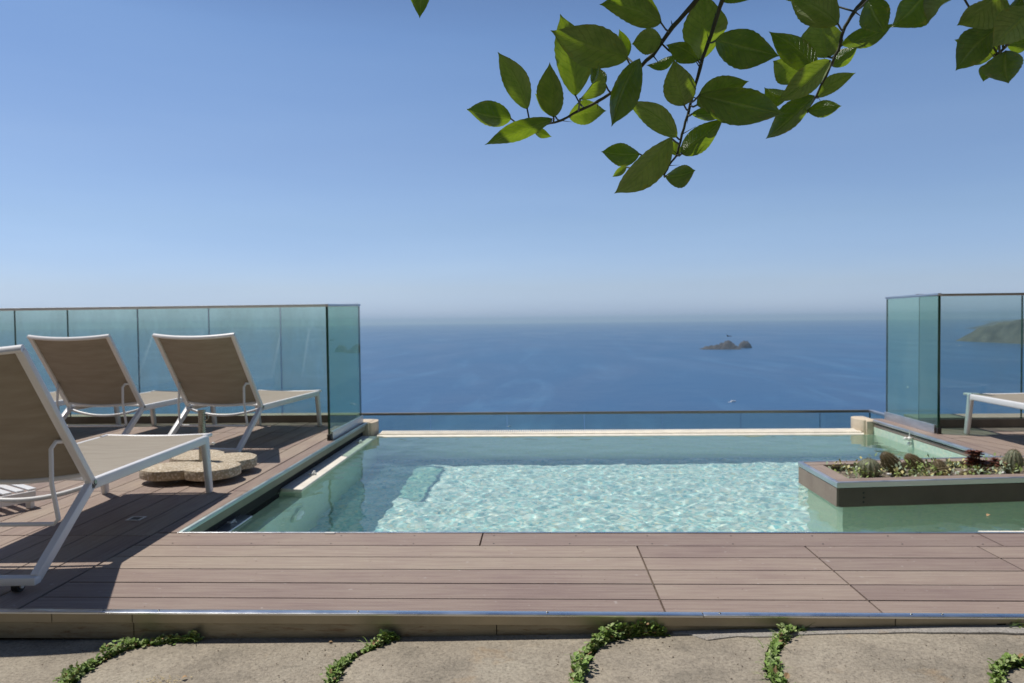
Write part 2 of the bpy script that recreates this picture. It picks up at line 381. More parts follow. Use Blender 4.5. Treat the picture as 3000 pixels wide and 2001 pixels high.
# cliff under the terrace
m = MB()
nx, ny = 60, 40
for j in range(ny+1):
    for i in range(nx+1):
        x = -90+180*i/nx; t = j/ny; n = noise.fractal(Vector((x*.05, t*4, 1)), 1, 2, 5)
        m.v.append((x, 9+t*105+n*5*min(1, t*4), -2.2-t*184+n*3*min(1, t*4)))
for j in range(ny):
    for i in range(nx):
        a = j*(nx+1)+i; m.face([a, a+1, a+nx+2, a+nx+1])
tag(m.build('hillside', MAT['scrub'], smooth=True), kind='structure')
m = MB()  # unseen slope added behind the camera to block sky light
for j in range(31):
    for i in range(51):
        x = -150+300*i/50; t = j/30; n = noise.fractal(Vector((x*.03, t*4, 7)), 1, 2, 5); m.v.append((x, -13-t*50+n*4*min(1, t*4), -.3+50*t**.9+n*4*min(1, t*4)))
for j in range(30):
    for i in range(50):
        a = j*51+i; m.face([a, a+1, a+52, a+51])
tag(m.build('unseen_shading_slope', MAT['scrub'], smooth=True), kind='structure')
m = MB(); m.prism([(-40, -30), (40, -30), (40, 2.40), (-40, 2.40)], -1.5, -.16); m.prism([(-40, 2.40), (40, 2.40), (40, 9.2), (-40, 9.2)], -4, -1.6)
tag(m.build('ground', MAT['soil']), kind='structure')

# ---------------------------------------------------------------- deck
def clip(poly, a, b):         # keep the left side of a->b
    out = []; n = len(poly)
    side = lambda p: (b[0]-a[0])*(p[1]-a[1])-(b[1]-a[1])*(p[0]-a[0])
    for i in range(n):
        p, q = poly[i], poly[(i+1) % n]; sp, sq = side(p), side(q)
        if sp >= 0: out.append(p)
        if sp*sq < 0:
            t = sp/(sp-sq); out.append((p[0]+(q[0]-p[0])*t, p[1]+(q[1]-p[1])*t))
    return out
def clip_region(poly, region):
    for i in range(len(region)):
        poly = clip(poly, region[i], region[(i+1) % len(region)])
        if len(poly) < 3: return None
    return poly
def boards(name, quads, mat, parent, z=0.0, gap=.0072, region=None):
    m = MB(); col = []
    for (x0, y0, x1, y1, ang, piv) in quads:
        g = gap/2; P = [(x0+g, y0+g), (x1-g, y0+g), (x1-g, y1-g), (x0+g, y1-g)]
        if ang:
            c, s = math.cos(ang), math.sin(ang); P = [(piv[0]+px*c-py*s, piv[1]+px*s+py*c) for px, py in P]
        if region: P = clip_region(P, region)
        if not P: continue
        n0 = len(m.v); dz = rnd.uniform(-.0006, .0006); m.prism(P, z-.022, z+dz)
        cc = (rnd.random(), rnd.random()*7, rnd.random()*7, 1); col += [cc]*(len(m.v)-n0)
    return m.build(name, mat, parent, color=col)
deck = tag(empty('pool_deck'), kind='structure')
rows = [2.354, 2.467, 2.613, 2.760, 2.907, 3.057]
q = []
xs = [-1.80, .401, 1.107, 1.82, 4.02, 6.2, 8.4]
for y0, y1 in zip(rows, rows[1:]):
    for x0, x1 in zip(xs, xs[1:]): q.append((x0, y0, x1, y1, 0, 0))
for x0, x1 in zip([-1.80, -.274, 1.93, 4.13], [-.274, 1.93, 4.13, 8.4]): q.append((x0, 3.057, x1, 3.238, 0, 0))
boards('deck_board_row', q, MAT['deck_x'], deck)
q = [(-1.80, 3.243, -1.70, 4.06, 0, 0), (-1.80, 4.06, -1.70, 6.26, 0, 0), (-1.80, 6.26, -1.70, 6.9, 0, 0)]
for i in range(42):
    x1 = -1.805-.148*i; cuts = [2.354, 3.20 if i % 2 == 0 or i < 4 else 4.06, 5.4 if i % 2 else 6.2, 6.9]
    if i in (3, 4, 5, 6, 7): cuts = [2.354, 3.20, 4.06, 6.26, 6.9]
    for a, b in zip(cuts, cuts[1:]): q.append((x1-.148, a, x1, b, 0, 0))
boards('deck_board_column', q, MAT['deck_y'], deck)
# right hand deck, its boards turned about fifteen degrees
q = []
for i in range(-6, 40): q.append((i*.148, -3, (i+1)*.148, .2, 0, 0)); q.append((i*.148, .2, (i+1)*.148, 4, 0, 0))
q = [(a, b, c, d, R(15), (3.4, 5.6)) for a, b, c, d, _, _ in q]
boards('deck_board_column', q, MAT['deck_y'], deck, region=[(3.225, 4.96), (8.4, 5.5), (8.4, 6.34), (3.225, 6.34)])
boards('deck_board_column', [(3.115, 4.94, 3.222, 6.9, 0, 0)], MAT['deck_y'], deck)
for rg_ in ([(3.118, 3.243), (8.4, 3.243), (8.4, 4.31), (3.118, 4.31)], [(3.37, 4.313), (8.4, 4.313), (8.4, 5.49), (3.37, 4.968)]):
    boards('deck_board_row', [(a, 3.243+.148*k, b, 3.391+.148*k, 0, 0) for k in range(16) for a, b in ((3.0, 4.9), (4.9, 7.1), (7.1, 8.6))], MAT['deck_x'], deck, region=rg_)
m = MB(); m.prism([(3.2, 3.2), (8.4, 3.2), (8.4, 5.49), (3.42, 4.97), (3.42, 4.30), (3.2, 4.27)], -.16, -.026); m.build('substructure', MAT['dark'], deck)
m = MB(); m.box((-8, 2.37, -.16), (-1.72, 6.88, -.024)); m.box((-1.72, 2.37, -.16), (8.4, 3.20, -.024)); m.prism([(3.16, 4.98), (8.4, 5.5), (8.4, 6.36), (3.24, 6.36), (3.24, 6.9), (3.16, 6.9)], -.16, -.024)
m.build('substructure', MAT['dark'], deck)
# front edge
def segs(cuts): return list(zip(cuts, cuts[1:]))
m = MB(); col = []
for a, b in segs([-8, -3.4, .52, 4.4, 8.4]): m.box((a+.001, 2.326, -.004), (b-.001, 2.356, .0035))
m.build('edge_trim', MAT['alu'], deck, bevel=.0022, smooth=True)
for a, b in segs([-8, -3.9, -1.667, -1.388, 1.135, 3.4, 8.4]):
    m = MB(); m.box((a+.0012, 2.336, -.036), (b-.0012, 2.346, -.0045)); m.build('upper_fascia_plate', MAT['fascia_up'], deck, bevel=.001)
for a, b in segs([-8, -3.9, -1.388, -.157, .868]):
    m = MB(); m.box((a+.0012, 2.344, -.094), (b-.0012, 2.352, -.037)); m.build('lower_fascia_plate', MAT['fascia'], deck, bevel=.001)
m = MB(); m.box((.87, 2.362, -.094), (8.4, 2.368, -.037)); m.build('lower_fascia_plate', MAT['dark'], deck)
for x in (-3.6, -2.9, -1.98, -1.49, -1.3, -.62, .012, .576, 1.19, 1.288, 2.1):
    m = MB(); m.ball((x, 2.345, .0035), .0045, 10, 6, (1, 1, .45)); m.build('screw', MAT['steel'], deck, smooth=True)
for k in range(14):
    for yy in (3.085, 3.20):
        x = -1.62+k*.35+rnd.uniform(-.02, .02); m = MB(); m.ball((x, yy, 0), .0042, 8, 4, (1, 1, .3)); m.build('screw', MAT['black'], deck)
m = MB(); m.box((-1.0, 3.222, 0), (-.955, 3.236, .006)); m.build('trim_clip', MAT['plastic'], deck, bevel=.001)
# pool-side edge trims (front, left, right)
m = MB(); m.box((-1.70, 3.238, -.028), (3.115, 3.252, .0028)); m.build('pool_edge_trim', MAT['alu'], deck, bevel=.0015)
m = MB(); m.box((-1.70, 3.253, -.018), (-1.68, 6.83, .003)); m.build('pool_edge_trim', metal('dull_blue_grey_edge', (.42, .50, .50), .42), deck, bevel=.003, smooth=True)
m = MB(); m.box((-1.695, 3.26, -.062), (-1.687, 6.80, -.0185)); m.build('frame_board', simple('olive_frame_plate', (.20, .19, .125), .5, .2), deck)
m = MB(); m.box((3.086, 4.91, -.022), (3.115, 6.80, .003)); m.build('pool_edge_trim', MAT['alu_satin'], deck, bevel=.004, smooth=True)
m = MB(); m.box((3.098, 4.92, -.058), (3.112, 6.79, -.034)); m.build('frame_board', MAT['deck_y'], deck, color=[(.5, 1, 2, 1)]*8)
# white square light well in the deck
m = MB(); cx, cy = -2.032, 3.476
for a, b in (((-.036, -.036), (.036, -.026)), ((-.036, .026), (.036, .036)), ((-.036, -.026), (-.026, .026)), ((.026, -.026), (.036, .026))):
    m.box((cx+a[0], cy+a[1], 0), (cx+b[0], cy+b[1], .003))
fl = m.build('floor_light', MAT['alu_satin']); tag(fl, 'small square metal-rimmed light set flush in the shaded deck boards', 'floor light')
m = MB(); m.box((cx-.025, cy-.025, .0008), (cx+.025, cy+.025, .0016)); m.build('lens', MAT['black'], fl)

# ---------------------------------------------------------------- paving
px_ = [-8, -1.853, -1.142, -.106, .119, .565, 1.112, 1.542, 3, 8]; pz_ = [-.12, -.105, -.091, -.078, -.071, -.055, -.038, -.025, -.02, -.02]
def pz(x, y=0): return float(np.interp(x, px_, pz_))
J = [[(-3.2, 2.36), (-3.1, 2.0), (-3.15, 1.2)], [(-1.905, 2.36), (-1.93, 2.27), (-2.0, 2.1), (-2.05, 1.6), (-2.0, 1.2)],
 [(-1.16, 2.36), (-1.25, 2.325), (-1.356, 2.29), (-1.41, 2.204), (-1.422, 2.081), (-1.412, 1.99), (-1.38, 1.6), (-1.3, 1.2)],
 [(-.49, 2.36), (-.53, 2.303), (-.598, 2.217), (-.624, 2.115), (-.619, 2.011), (-.58, 1.6), (-.6, 1.2)],
 [(.40, 2.36), (.30, 2.335), (.184, 2.285), (.125, 2.171), (.093, 2.024), (.1, 1.6), (.05, 1.2)],
 [(.84, 2.36), (.771, 2.297), (.699, 2.192), (.655, 2.034), (.66, 1.6), (.7, 1.2)],
 [(1.9, 2.36), (1.62, 2.19), (1.383, 2.098), (1.279, 2.045), (1.2, 1.9), (1.15, 1.6), (1.2, 1.2)],
 [(2.9, 2.36), (2.8, 2.0), (2.6, 1.2)], [(4.5, 2.36), (4.4, 1.2)]]
def smooth_curve(c, n=5):
    out = []
    for i in range(len(c)-1):
        p0 = c[max(i-1, 0)]; p1 = c[i]; p2 = c[i+1]; p3 = c[min(i+2, len(c)-1)]
        for k in range(n):
            t = k/n; out.append(tuple(.5*((2*p1[a]) + (-p0[a]+p2[a])*t + (2*p0[a]-5*p1[a]+4*p2[a]-p3[a])*t*t + (-p0[a]+3*p1[a]-3*p2[a]+p3[a])*t**3) for a in (0, 1)))
    out.append(c[-1]); return out
JS = [smooth_curve(c) for c in J]
def off(c, d):
    out = []
    for i, p in enumerate(c):
        a = c[max(i-1, 0)]; b = c[min(i+1, len(c)-1)]; dx, dy = b[0]-a[0], b[1]-a[1]; l = math.hypot(dx, dy) or 1
        j = .007*noise.noise(Vector((p[0]*25, p[1]*25, d*50)))
        out.append((p[0]-dy/l*(d+j), p[1]+dx/l*(d+j)))
    return out
pav = tag(empty('stone_paving'), kind='structure')
for i in range(len(JS)-1):
    L_ = off(JS[i], .011 if i == 6 else .018); Rr = off(JS[i+1], -.011 if i == 5 else -.018)      # curves run towards the camera: +offset = right side of the joint
    poly = L_[::-1] + Rr
    poly = [(x, min(y, 2.36)) for x, y in poly][::-1]
    m = MB(); tilt = rnd.uniform(-.012, .004)
    m.prism(poly, lambda x, y: pz(x)-.09, lambda x, y: pz(x)+tilt*(2.34-y))
    m.build('paving_slab', MAT['paving'], pav, bevel=.007, seg=3, smooth=True)
for j in range(4):
    x = -6.0+rnd.uniform(0, .5)
    while x < 6:
        w = rnd.uniform(.6, 1.1); y1 = 1.14-.75*j; y0 = y1-.71
        m = MB(); a = [(x+rnd.uniform(0, .05), y0+rnd.uniform(0, .04)), (x+w-.04-rnd.uniform(0, .05), y0+rnd.uniform(0, .04)), (x+w-.04, y1-rnd.uniform(0, .04)), (x, y1-rnd.uniform(0, .04))]
        m.prism(a, lambda x, y: pz(x)-.09, lambda x, y: pz(x)); m.build('paving_slab', MAT['paving'], pav, bevel=.008, seg=2, smooth=True); x += w
# mortar band along the foot of the deck at the right
top = []; bot = []
for i in range(60):
    x = .42+i*.05; top.append((x, 2.358)); bot.append((x, 2.287-.012*math.sin(x*5)-.016*noise.noise(Vector((x*9, 0, 5)))+(.05 if x < .5 else 0)))
m = MB(); m.prism(bot+top[::-1], lambda x, y: pz(x)-.01, lambda x, y: pz(x)+.004); m.build('mortar_band', MAT['mortar'], pav, bevel=.003, smooth=True)
m = MB(); pts = []
for i in range(48):
    x = 1.10+i*.02; pts.append((x, 2.336+.010*noise.noise(Vector((x*14, 2, 0)))+.008*math.sin(x*6)))
up = [(x, y+.0016+.0012*noise.noise(Vector((x*40, 0, 1)))) for x, y in pts]
m.prism(pts+up[::-1], lambda x, y: pz(x)-.004, lambda x, y: pz(x)+.0052); m.build('crack', MAT['dark'], pav)

# ---------------------------------------------------------------- pool
X0, X1, Y0, Y1, ZB, ZW = -1.575, 3.095, 3.25, 6.76, -1.18, -.13
pool = tag(empty('pool_basin'), kind='structure')
def pbox(n, a, b, mat, **k):
    m = MB(); m.box(a, b); o = m.build(n, mat, pool, **k); o.cycles.is_caustics_receiver = True; return o
pbox('pool_floor', (X0-.3, Y0-.2, ZB-.15), (X1+.2, Y1+.2, ZB), MAT['mosaic'])
pbox('pool_wall', (X0-.15, Y0-.2, ZB-.001), (X0, 4.60, -.30), MAT['mosaic_wall'])
pbox('pool_wall', (X0-.15, 4.602, ZB-.001), (X0, Y1+.2, -.135), MAT['mosaic_wall'])
pbox('pool_wall', (X0-.002, Y0-.2, ZB-.001), (X1+.1, Y0-.005, -.03), MAT['mosaic_wall'])
pbox('pool_wall', (X1, Y0, ZB-.001), (X1+.15, Y1+.1, -.064), MAT['mosaic_wall'])
pbox('pool_wall', (X0-.002, Y1, ZB-.001), (X1-.002, Y1+.2, -.14), MAT['mosaic_wall'])
pbox('gutter_wall', (-2.05, Y0, -.5), (-1.90, Y1, -.03), MAT['dark'])
# cream overflow lip on the left, with clips
m = MB(); m.prism([(-1.715, 4.60), (-1.573, 4.60), (-1.573, 6.74), (-1.715, 6.74)], lambda x, y: -.16, lambda x, y: -.120 if x > -1.65 else -.112)
lip = m.build('overflow_lip', MAT['coping'], pool, bevel=.006, smooth=True); lip.cycles.is_caustics_receiver = True
m = MB(); m.prism([(-1.90, 4.60), (-1.718, 4.60), (-1.718, 6.74), (-1.90, 6.74)], -.2, -.122); m.build('gutter_floor', MAT['alu_satin'], pool)
m = MB(); m.prism([(-1.75, 3.40), (-1.64, 3.40), (-1.64, 3.96), (-1.75, 4.0)], -.125, -.116); m.build('skimmer_plate', MAT['alu_satin'], pool, bevel=.003)
def clipfit(x, y, z, s=1.0):
    m = MB(); m.tube([(x-.03*s, y, z+.006), (x+.03*s, y+.01, z+.006)], .006*s, 8); m.tube([(x, y-.018*s, z+.004), (x+.008*s, y+.02*s, z+.018*s)], .006*s, 8)
    m.ball((x+.01*s, y+.02*s, z+.016*s), .009*s, 8, 6); return m
clipfit(-1.64, 5.02, -.113).build('lip_clip', MAT['plastic'], pool, smooth=True); clipfit(-1.64, 6.35, -.113).build('lip_clip', MAT['plastic'], pool, smooth=True)
clipfit(-1.69, 3.80, -.116, .8).build('lip_clip', MAT['plastic'], pool, smooth=True)
# far overflow: cream coping with a ribbed grille
m = MB(); m.prism([(-1.56, Y1+.002), (2.99, Y1+.002), (3.02, Y1+.06), (-1.59, Y1+.06)], -.16, lambda x, y: -.127+(y-Y1)*.12)
m.build('overflow_coping', MAT['coping'], pool, bevel=.004, smooth=True)
m = MB(); x = -1.57
m.box((-1.58, Y1+.066, -.16), (3.0, Y1+.215, -.118))
while x < 3.0:
    m.prism([(x, Y1+.066), (x+.0125, Y1+.066), (x+.0125, Y1+.222), (x, Y1+.222)], -.117, lambda x, y: -.112+(y-Y1-.066)*.06); x += .0215
m.build('overflow_grille', MAT['coping'], pool)
# corner blocks
def block(x0, x1, flip):
    m = MB(); pr = []
    n = 8
    for i in range(n+1):
        a = math.pi/2*i/n; pr.append((x1+.04*math.sin(a) if not flip else x0-.04*math.sin(a), -.02 if i == 0 else -.0-.06*(1-math.cos(a))))
    pts = [(6.80, -.16), (7.12, -.16), (7.12, -.02), (7.08, 0), (6.84, .0), (6.80, -.012)]
    o = len(m.v); k = len(pts)
    for x in (x0, x1):
        for y, z in pts: m.v.append((x, y, z))
    m.face([o+i for i in range(k)]); m.face([o+k+k-1-i for i in range(k)])
    for i in range(k): j = (i+1) % k; m.face([o+i, o+k+i, o+k+j, o+j])
    xb = x1 if not flip else x0-.045
    m.tube([(xb+(.0 if not flip else .045), 6.96, -.165), (xb+(.0 if not flip else .045), 6.96, -.004)], .15, 20, flat=(.055, .14), up=(0, 1, 0))
    m.build('corner_block', MAT['cream'], pool, bevel=.004, smooth=True)
block(-1.85, -1.665, False); block(3.035, 3.125, True)
pbox('pool_step', (2.2, 3.3, -.3), (3.09, 3.69, -.122), MAT['coping'])
# round underwater lamp in the left wall
lampp = empty('pool_lamp', (X0, 4.50, -.60)); tag(lampp, 'round underwater lamp set in the shaded left wall of the pool', 'pool lamp')
m = MB(); m.tube([(0, 0, 0), (.02, 0, 0)], .125, 32); m.build('bezel', simple('lamp_bezel_pale_green', (.55, .66, .50), .4, 0, .05), lampp, smooth=True)
m = MB(); m.tube([(.0205, 0, 0), (.034, 0, 0), (.040, 0, 0)], .06, 24, rs=[.078, .065, .02]); m.build('lens', simple('lamp_lens_pale', (.86, .94, .97), .15, 0, .03), lampp, smooth=True)
for o in lampp.children: o.cycles.is_caustics_receiver = True
# water
nx, ny = 480, 340
xs_ = np.linspace(-1.895, 3.094, nx+1); ys_ = np.linspace(3.251, 6.759, ny+1)
XX, YY = np.meshgrid(xs_, ys_)
ZZ = np.full_like(XX, ZW); r2 = np.random.RandomState(4)
for k in range(110):
    lam = .055*(9**r2.uniform(0, 1)); a = r2.uniform(0, 2*np.pi); ph = r2.uniform(0, 2*np.pi)
    amp = .00036*lam**1.0
    w = 2*np.pi/lam; wx = XX+.06*np.sin(YY*5+k); wy = YY+.06*np.sin(XX*4.3+k*2)
    ZZ += amp*np.sin(w*(wx*np.cos(a)+wy*np.sin(a))+ph)
vv = np.stack([XX, YY, ZZ], -1).reshape(-1, 3)
ii = (np.arange(ny)[:, None]*(nx+1)+np.arange(nx)[None]).ravel()
ff = np.stack([ii, ii+1, ii+nx+2, ii+nx+1], -1)
me = bpy.data.meshes.new('pool_water'); me.from_pydata(vv.tolist(), [], ff.tolist()); me.materials.append(MAT['water'])
me.polygons.foreach_set('use_smooth', [True]*len(me.polygons))
wo = bpy.data.objects.new('pool_water', me); COL.objects.link(wo); wo.cycles.is_caustics_caster = True; tag(wo, kind='structure')

# ---------------------------------------------------------------- glass fences
def pane(p, q, z0, z1, mat, parent, th=.012, name='glass_pane'):
    p = Vector((*p, 0)); q = Vector((*q, 0)); d = (q-p).normalized(); n = Vector((-d.y, d.x, 0))*th/2
    m = MB(); m.prism([(p+n)[:2], (p-n)[:2], (q-n)[:2], (q+n)[:2]], z0, z1)
    m.m = [1, 1, 1, 0, 1, 0]
    return m.build(name, [mat, MAT['glass_edge']], parent)
def fence(name, label, group, pts, cuts, z0, z1, mat, rail, railw=.03):
    r = empty(name, (0, 0, 0)); tag(r, label, 'glass fence', group)
    return r
# left far fence, along y = 6.88
fl_ = tag(empty('glass_fence', (-4.9, 6.88, 0)), 'long tinted glass balustrade behind the loungers on the left deck', 'glass fence')
cuts = [-8.4, -7.69, -6.98, -6.27, -5.56]
xj = [-5.19+.0, -4.655, -3.95, -3.24, -2.53, -1.765]
def lp(o, x, y, z=0): return (x-o.location.x, y-o.location.y, z-o.location.z)
allx = [-7.35, -6.63, -5.91]+xj
for a, b in segs(allx): pane(lp(fl_, a+.004, 6.88)[:2], lp(fl_, b-.004, 6.88)[:2], .02, 1.125, MAT['glass'], fl_)
m = MB(); m.bar(lp(fl_, -7.35, 6.88, 1.135), lp(fl_, -1.76, 6.88, 1.135), .036, .026); m.build('top_rail', MAT['rail_white'], fl_, bevel=.003, smooth=True)
m = MB(); m.box(lp(fl_, -7.4, 6.90, -.15), lp(fl_, -1.80, 7.06, .068)); m.build('kerb', MAT['kerbcap'], fl_, bevel=.004)
m = MB(); m.box(lp(fl_, -7.4, 6.862, -.10), lp(fl_, -1.80, 6.872, .070)); m.build('kerb_shaded_face', MAT['kerb'], fl_, bevel=.002)  # thin sheet in the kerb's painted shade colour
# left side panel
def side_panel(x, y0, y1, h0, h1, label, plate_side, mat, pz1=.07):
    r = tag(empty('glass_side_panel', (x, y0, 0)), label, 'glass panel', 'glass panels at the sides of the pool')
    m = MB(); t = .008
    m.prism([(-t, 0), (t, 0), (t, y1-y0), (-t, y1-y0)], .012, lambda X, Y: h0+(h1-h0)*Y/(y1-y0)-.012)
    m.m = [1, 1, 1, 0, 1, 0]; m.build('glass_pane', [mat, MAT['glass_edge']], r)
    m = MB(); m.bar((0, -.012, h0), (0, y1-y0+.01, h1), .03, .018); m.build('top_rail', MAT['alu_satin'], r, bevel=.003, smooth=True)
    m = MB(); s = plate_side; xa, xb = sorted((s*.0085, s*.024)); m.box((xa, .02, -.02), (xb, y1-y0, pz1)); m.build('clamp_plate', MAT['alu_satin'], r, bevel=.002)
    m = MB(); m.box((-.014, -.022, 0), (.016, .018, .05)); m.build('foot_cap', MAT['black'], r, bevel=.003)
    m = MB(); m.box((-.009, -.008, .05), (.009, -.0005, h0-.012)); m.build('edge_strip', MAT['glass_edge'], r)
    return r
side_panel(-1.748, 5.81, 6.84, 1.112, 1.135, 'green tinted glass side panel at the left corner of the pool, streaked near the top', 1, MAT['glass_side'])
side_panel(3.245, 5.985, 6.86, 1.143, 1.140, 'green tinted glass side panel at the right corner of the pool above its clamp plate', -1, MAT['glass_side'])
# right far fence at y = 6.32
fr_ = tag(empty('glass_fence', (5, 6.32, 0)), 'tinted glass balustrade behind the single lounger on the right deck', 'glass fence')
for a, b in segs([3.262, 4.13, 5.0, 5.87, 6.74, 7.6]): pane(lp(fr_, a+.004, 6.33)[:2], lp(fr_, b-.004, 6.33)[:2], .02, 1.135, MAT['glass_clear'], fr_)
m = MB(); m.bar(lp(fr_, 3.24, 6.33, 1.146), lp(fr_, 7.6, 6.33, 1.146), .034, .02); m.build('top_rail', MAT['rail'], fr_, bevel=.003, smooth=True)
m = MB(); m.box(lp(fr_, 3.27, 6.352, -.15), lp(fr_, 7.7, 6.60, .082)); m.build('kerb', MAT['kerbcap'], fr_, bevel=.004)
m = MB(); m.box(lp(fr_, 3.265, 6.300, -.10), lp(fr_, 7.7, 6.318, .075)); m.build('kerb_shaded_face', MAT['kerb'], fr_, bevel=.002)  # inner kerb face again, coloured dark for its shade
# low rail beyond the overflow edge
lf = tag(empty('low_glass_balustrade', (.7, 7.6, -1.2)), 'low clear glass balustrade with slim bronze handrail beyond the overflow edge', 'glass fence')
jx = [-2.0, -1.19, -.37, .45, 1.27, 2.09, 2.91, 3.42]
for a, b in segs(jx): pane(lp(lf, a+.004, 7.6)[:2], lp(lf, b-.004, 7.6)[:2], 0, lp(lf, 0, 0, -.03)[2], MAT['glass_clear'], lf)
m = MB(); m.bar(lp(lf, -2.0, 7.6, -.018), lp(lf, 3.44, 7.6, -.018), .042, .026); m.build('top_rail', MAT['rail'], lf, bevel=.004, smooth=True)
pane(lp(lf, 3.42, 7.59)[:2], lp(lf, 3.42, 6.9)[:2], 0, lp(lf, 0, 0, -.03)[2], MAT['glass_clear'], lf)
m = MB(); m.bar(lp(lf, 3.42, 7.578, -.017), lp(lf, 3.42, 6.9, -.017), .042, .028); m.build('side_rail', MAT['alu_satin'], lf, bevel=.004, smooth=True)
m = MB(); m.box(lp(lf, -3, 7.3, -1.7), lp(lf, 4.5, 7.8, -1.2)); m.build('kerb', MAT['kerbcap'], lf)
# ---------------------------------------------------------------- sun loungers
def make_lounger(label, group, loc, rz):
    r = tag(empty('sun_lounger', loc, rz), label, 'sun lounger', group)
    wm = MAT['paintwhite']; HX = .30; SZ = .312
    for s in (-1, 1):
        m = MB(); m.bar((s*HX, -.03, SZ), (s*HX, 1.115, SZ), .030, .046); m.build('side_rail', wm, r, bevel=.008, seg=3, smooth=True)
        m = MB(); m.bar((s*HX, 1.095, SZ+.018), (s*HX, 1.150, .0), .034, .056, up=(0, 1, 0), w2=.03, h2=.046); m.build('leg', wm, r, bevel=.01, seg=3, smooth=True)
        m = MB(); m.bar((s*HX, .008, SZ+.012), (s*HX, -.362, .050), .030, .040, up=(0, 1, 0)); m.build('leg', wm, r, bevel=.005, seg=2, smooth=True)
    m = MB(); m.bar((-HX-.015, -.372, .045), (HX+.015, -.372, .045), .04, .030); m.build('foot_bar', wm, r, bevel=.005, smooth=True)
    for s in (-1, 1):
        m = MB(); x = s*.235; m.tube([(x-.012, -.362, .022), (x+.012, -.362, .022)], .022, 20); w = m.build('wheel', MAT['black'], r, smooth=True)
        m = MB(); m.tube([(x-.017, -.362, .022), (x+.017, -.362, .022)], .010, 14); m.build('hub', wm, w, smooth=True)
    # seat: end bars and sling
    def bow(y, z, dy, dz, n=14, hx=HX): return [((2*i/n-1)*hx, y+dy*(1-(2*i/n-1)**2), z+dz*(1-(2*i/n-1)**2)) for i in range(n+1)]
    m = MB(); m.tube(bow(1.175, SZ+.016, .03, -.012, hx=HX+.004), .013, 10, flat=(.016, .011), up=(0, 0, 1)); m.build('end_bar', wm, r, smooth=True)
    for s in (-1, 1):
        m = MB(); m.tube([(s*(HX-.012), 1.10, SZ+.018), (s*(HX-.006), 1.145, SZ+.017), (s*(HX-.002), 1.178, SZ+.016)], .011, 8); m.build('end_bar_bracket', wm, r, smooth=True)
    m = MB(); m.tube(bow(.035, SZ+.014, 0, .010, hx=HX-.01), .011, 10); m.build('cross_bar', wm, r, smooth=True)
    m = MB(); m.tube(bow(-.02, SZ-.005, -.02, -.05, hx=HX-.01), .010, 10); m.build('brace_bar', wm, r, smooth=True)
    def sheet(f, nu, nv, th):
        m = MB()
        for sgn in (0, 1):
            for j in range(nv+1):
                for i in range(nu+1):
                    p, nrm = f(i/nu*2-1, j/nv); m.v.append(tuple(Vector(p)-Vector(nrm)*th*sgn))
        K = (nu+1)*(nv+1)
        for j in range(nv):
            for i in range(nu):
                a = j*(nu+1)+i; m.face([a, a+1, a+nu+2, a+nu+1]); m.face([K+a+nu+1, K+a+nu+2, K+a+1, K+a])
        for i in range(nu):
            m.face([i+1, i, K+i, K+i+1]); a = nv*(nu+1)+i; m.face([a, a+1, K+a+1, K+a])
        for j in range(nv):
            a = j*(nu+1); m.face([a, a+nu+1, K+a+nu+1, K+a]); b = a+nu; m.face([b+nu+1, b, K+b, K+b+nu+1])
        return m
    m = sheet(lambda u, v: ((u*(HX-.013), .035+1.145*v, SZ+.022-.014*(1-u*u)*(.7+.3*math.sin(math.pi*v))), (0, 0, 1)), 12, 16, .003)
    m.build('seat_sling', MAT['sling'], r, smooth=True)
    # backrest, hinged at y = 0
    B = Vector((0, -.41, .575)); bl = B.length; bd = B.normalized(); bn = Vector((0, bd.z, -bd.y))   # bn points forward-up
    H0 = Vector((0, -.005, SZ+.010))
    for s in (-1, 1):
        p = H0+Vector((s*HX, 0, 0)); m = MB(); m.bar(p-bd*.005, p+bd*(bl-.012), .034, .030, up=bn, w2=.032, h2=.026); m.build('backrest_rail', wm, r, bevel=.006, seg=2, smooth=True)
        m = MB(); m.tube([tuple(p+Vector((s*.015, 0, 0))), tuple(p+Vector((s*.021, 0, 0)))], .009, 12); m.build('hinge_bolt', MAT['steel'], r, smooth=True)
    def bb(t, dep, n=14, hx=HX): return [tuple(H0+bd*t-bn*dep*(1-(2*i/n-1)**2)+Vector(((2*i/n-1)*hx, 0, 0))) for i in range(n+1)]
    m = MB(); m.tube(bb(bl-.008, .034, hx=HX+.012), .012, 10, flat=(.013, .017), up=tuple(bn)); m.build('head_bar', wm, r, smooth=True)
    m = MB(); m.tube(bb(.045, .036, hx=HX-.012), .011, 10); m.build('lumbar_bar', wm, r, smooth=True)
    m = sheet(lambda u, v: (tuple(H0+bd*(.045+(bl-.055)*v)-bn*(.034*(1-u*u)-.004)+Vector((u*(HX-.012), 0, 0))), tuple(bn)), 14, 14, .003)
    m.build('backrest_sling', MAT['sling'], r, smooth=True)
    # support bracket: one bent tube
    pts = []
    for s in (1, -1):
        top = H0+bd*.235+Vector((s*(HX-.012), 0, 0)); a = [tuple(top), (s*(HX-.030), top.y-.035, top.z+.004), (s*(HX-.040), top.y-.05, top.z-.02), (s*(HX-.036), -.20, .36), (s*(HX-.028), -.178, .215), (s*(HX-.045), -.178, .196)]
        pts += a if s == 1 else a[::-1]
    m = MB(); m.tube(pts, .0085, 10); m.build('support_bracket', wm, r, smooth=True)
    return r
G = 'white framed sun loungers with taupe slings'
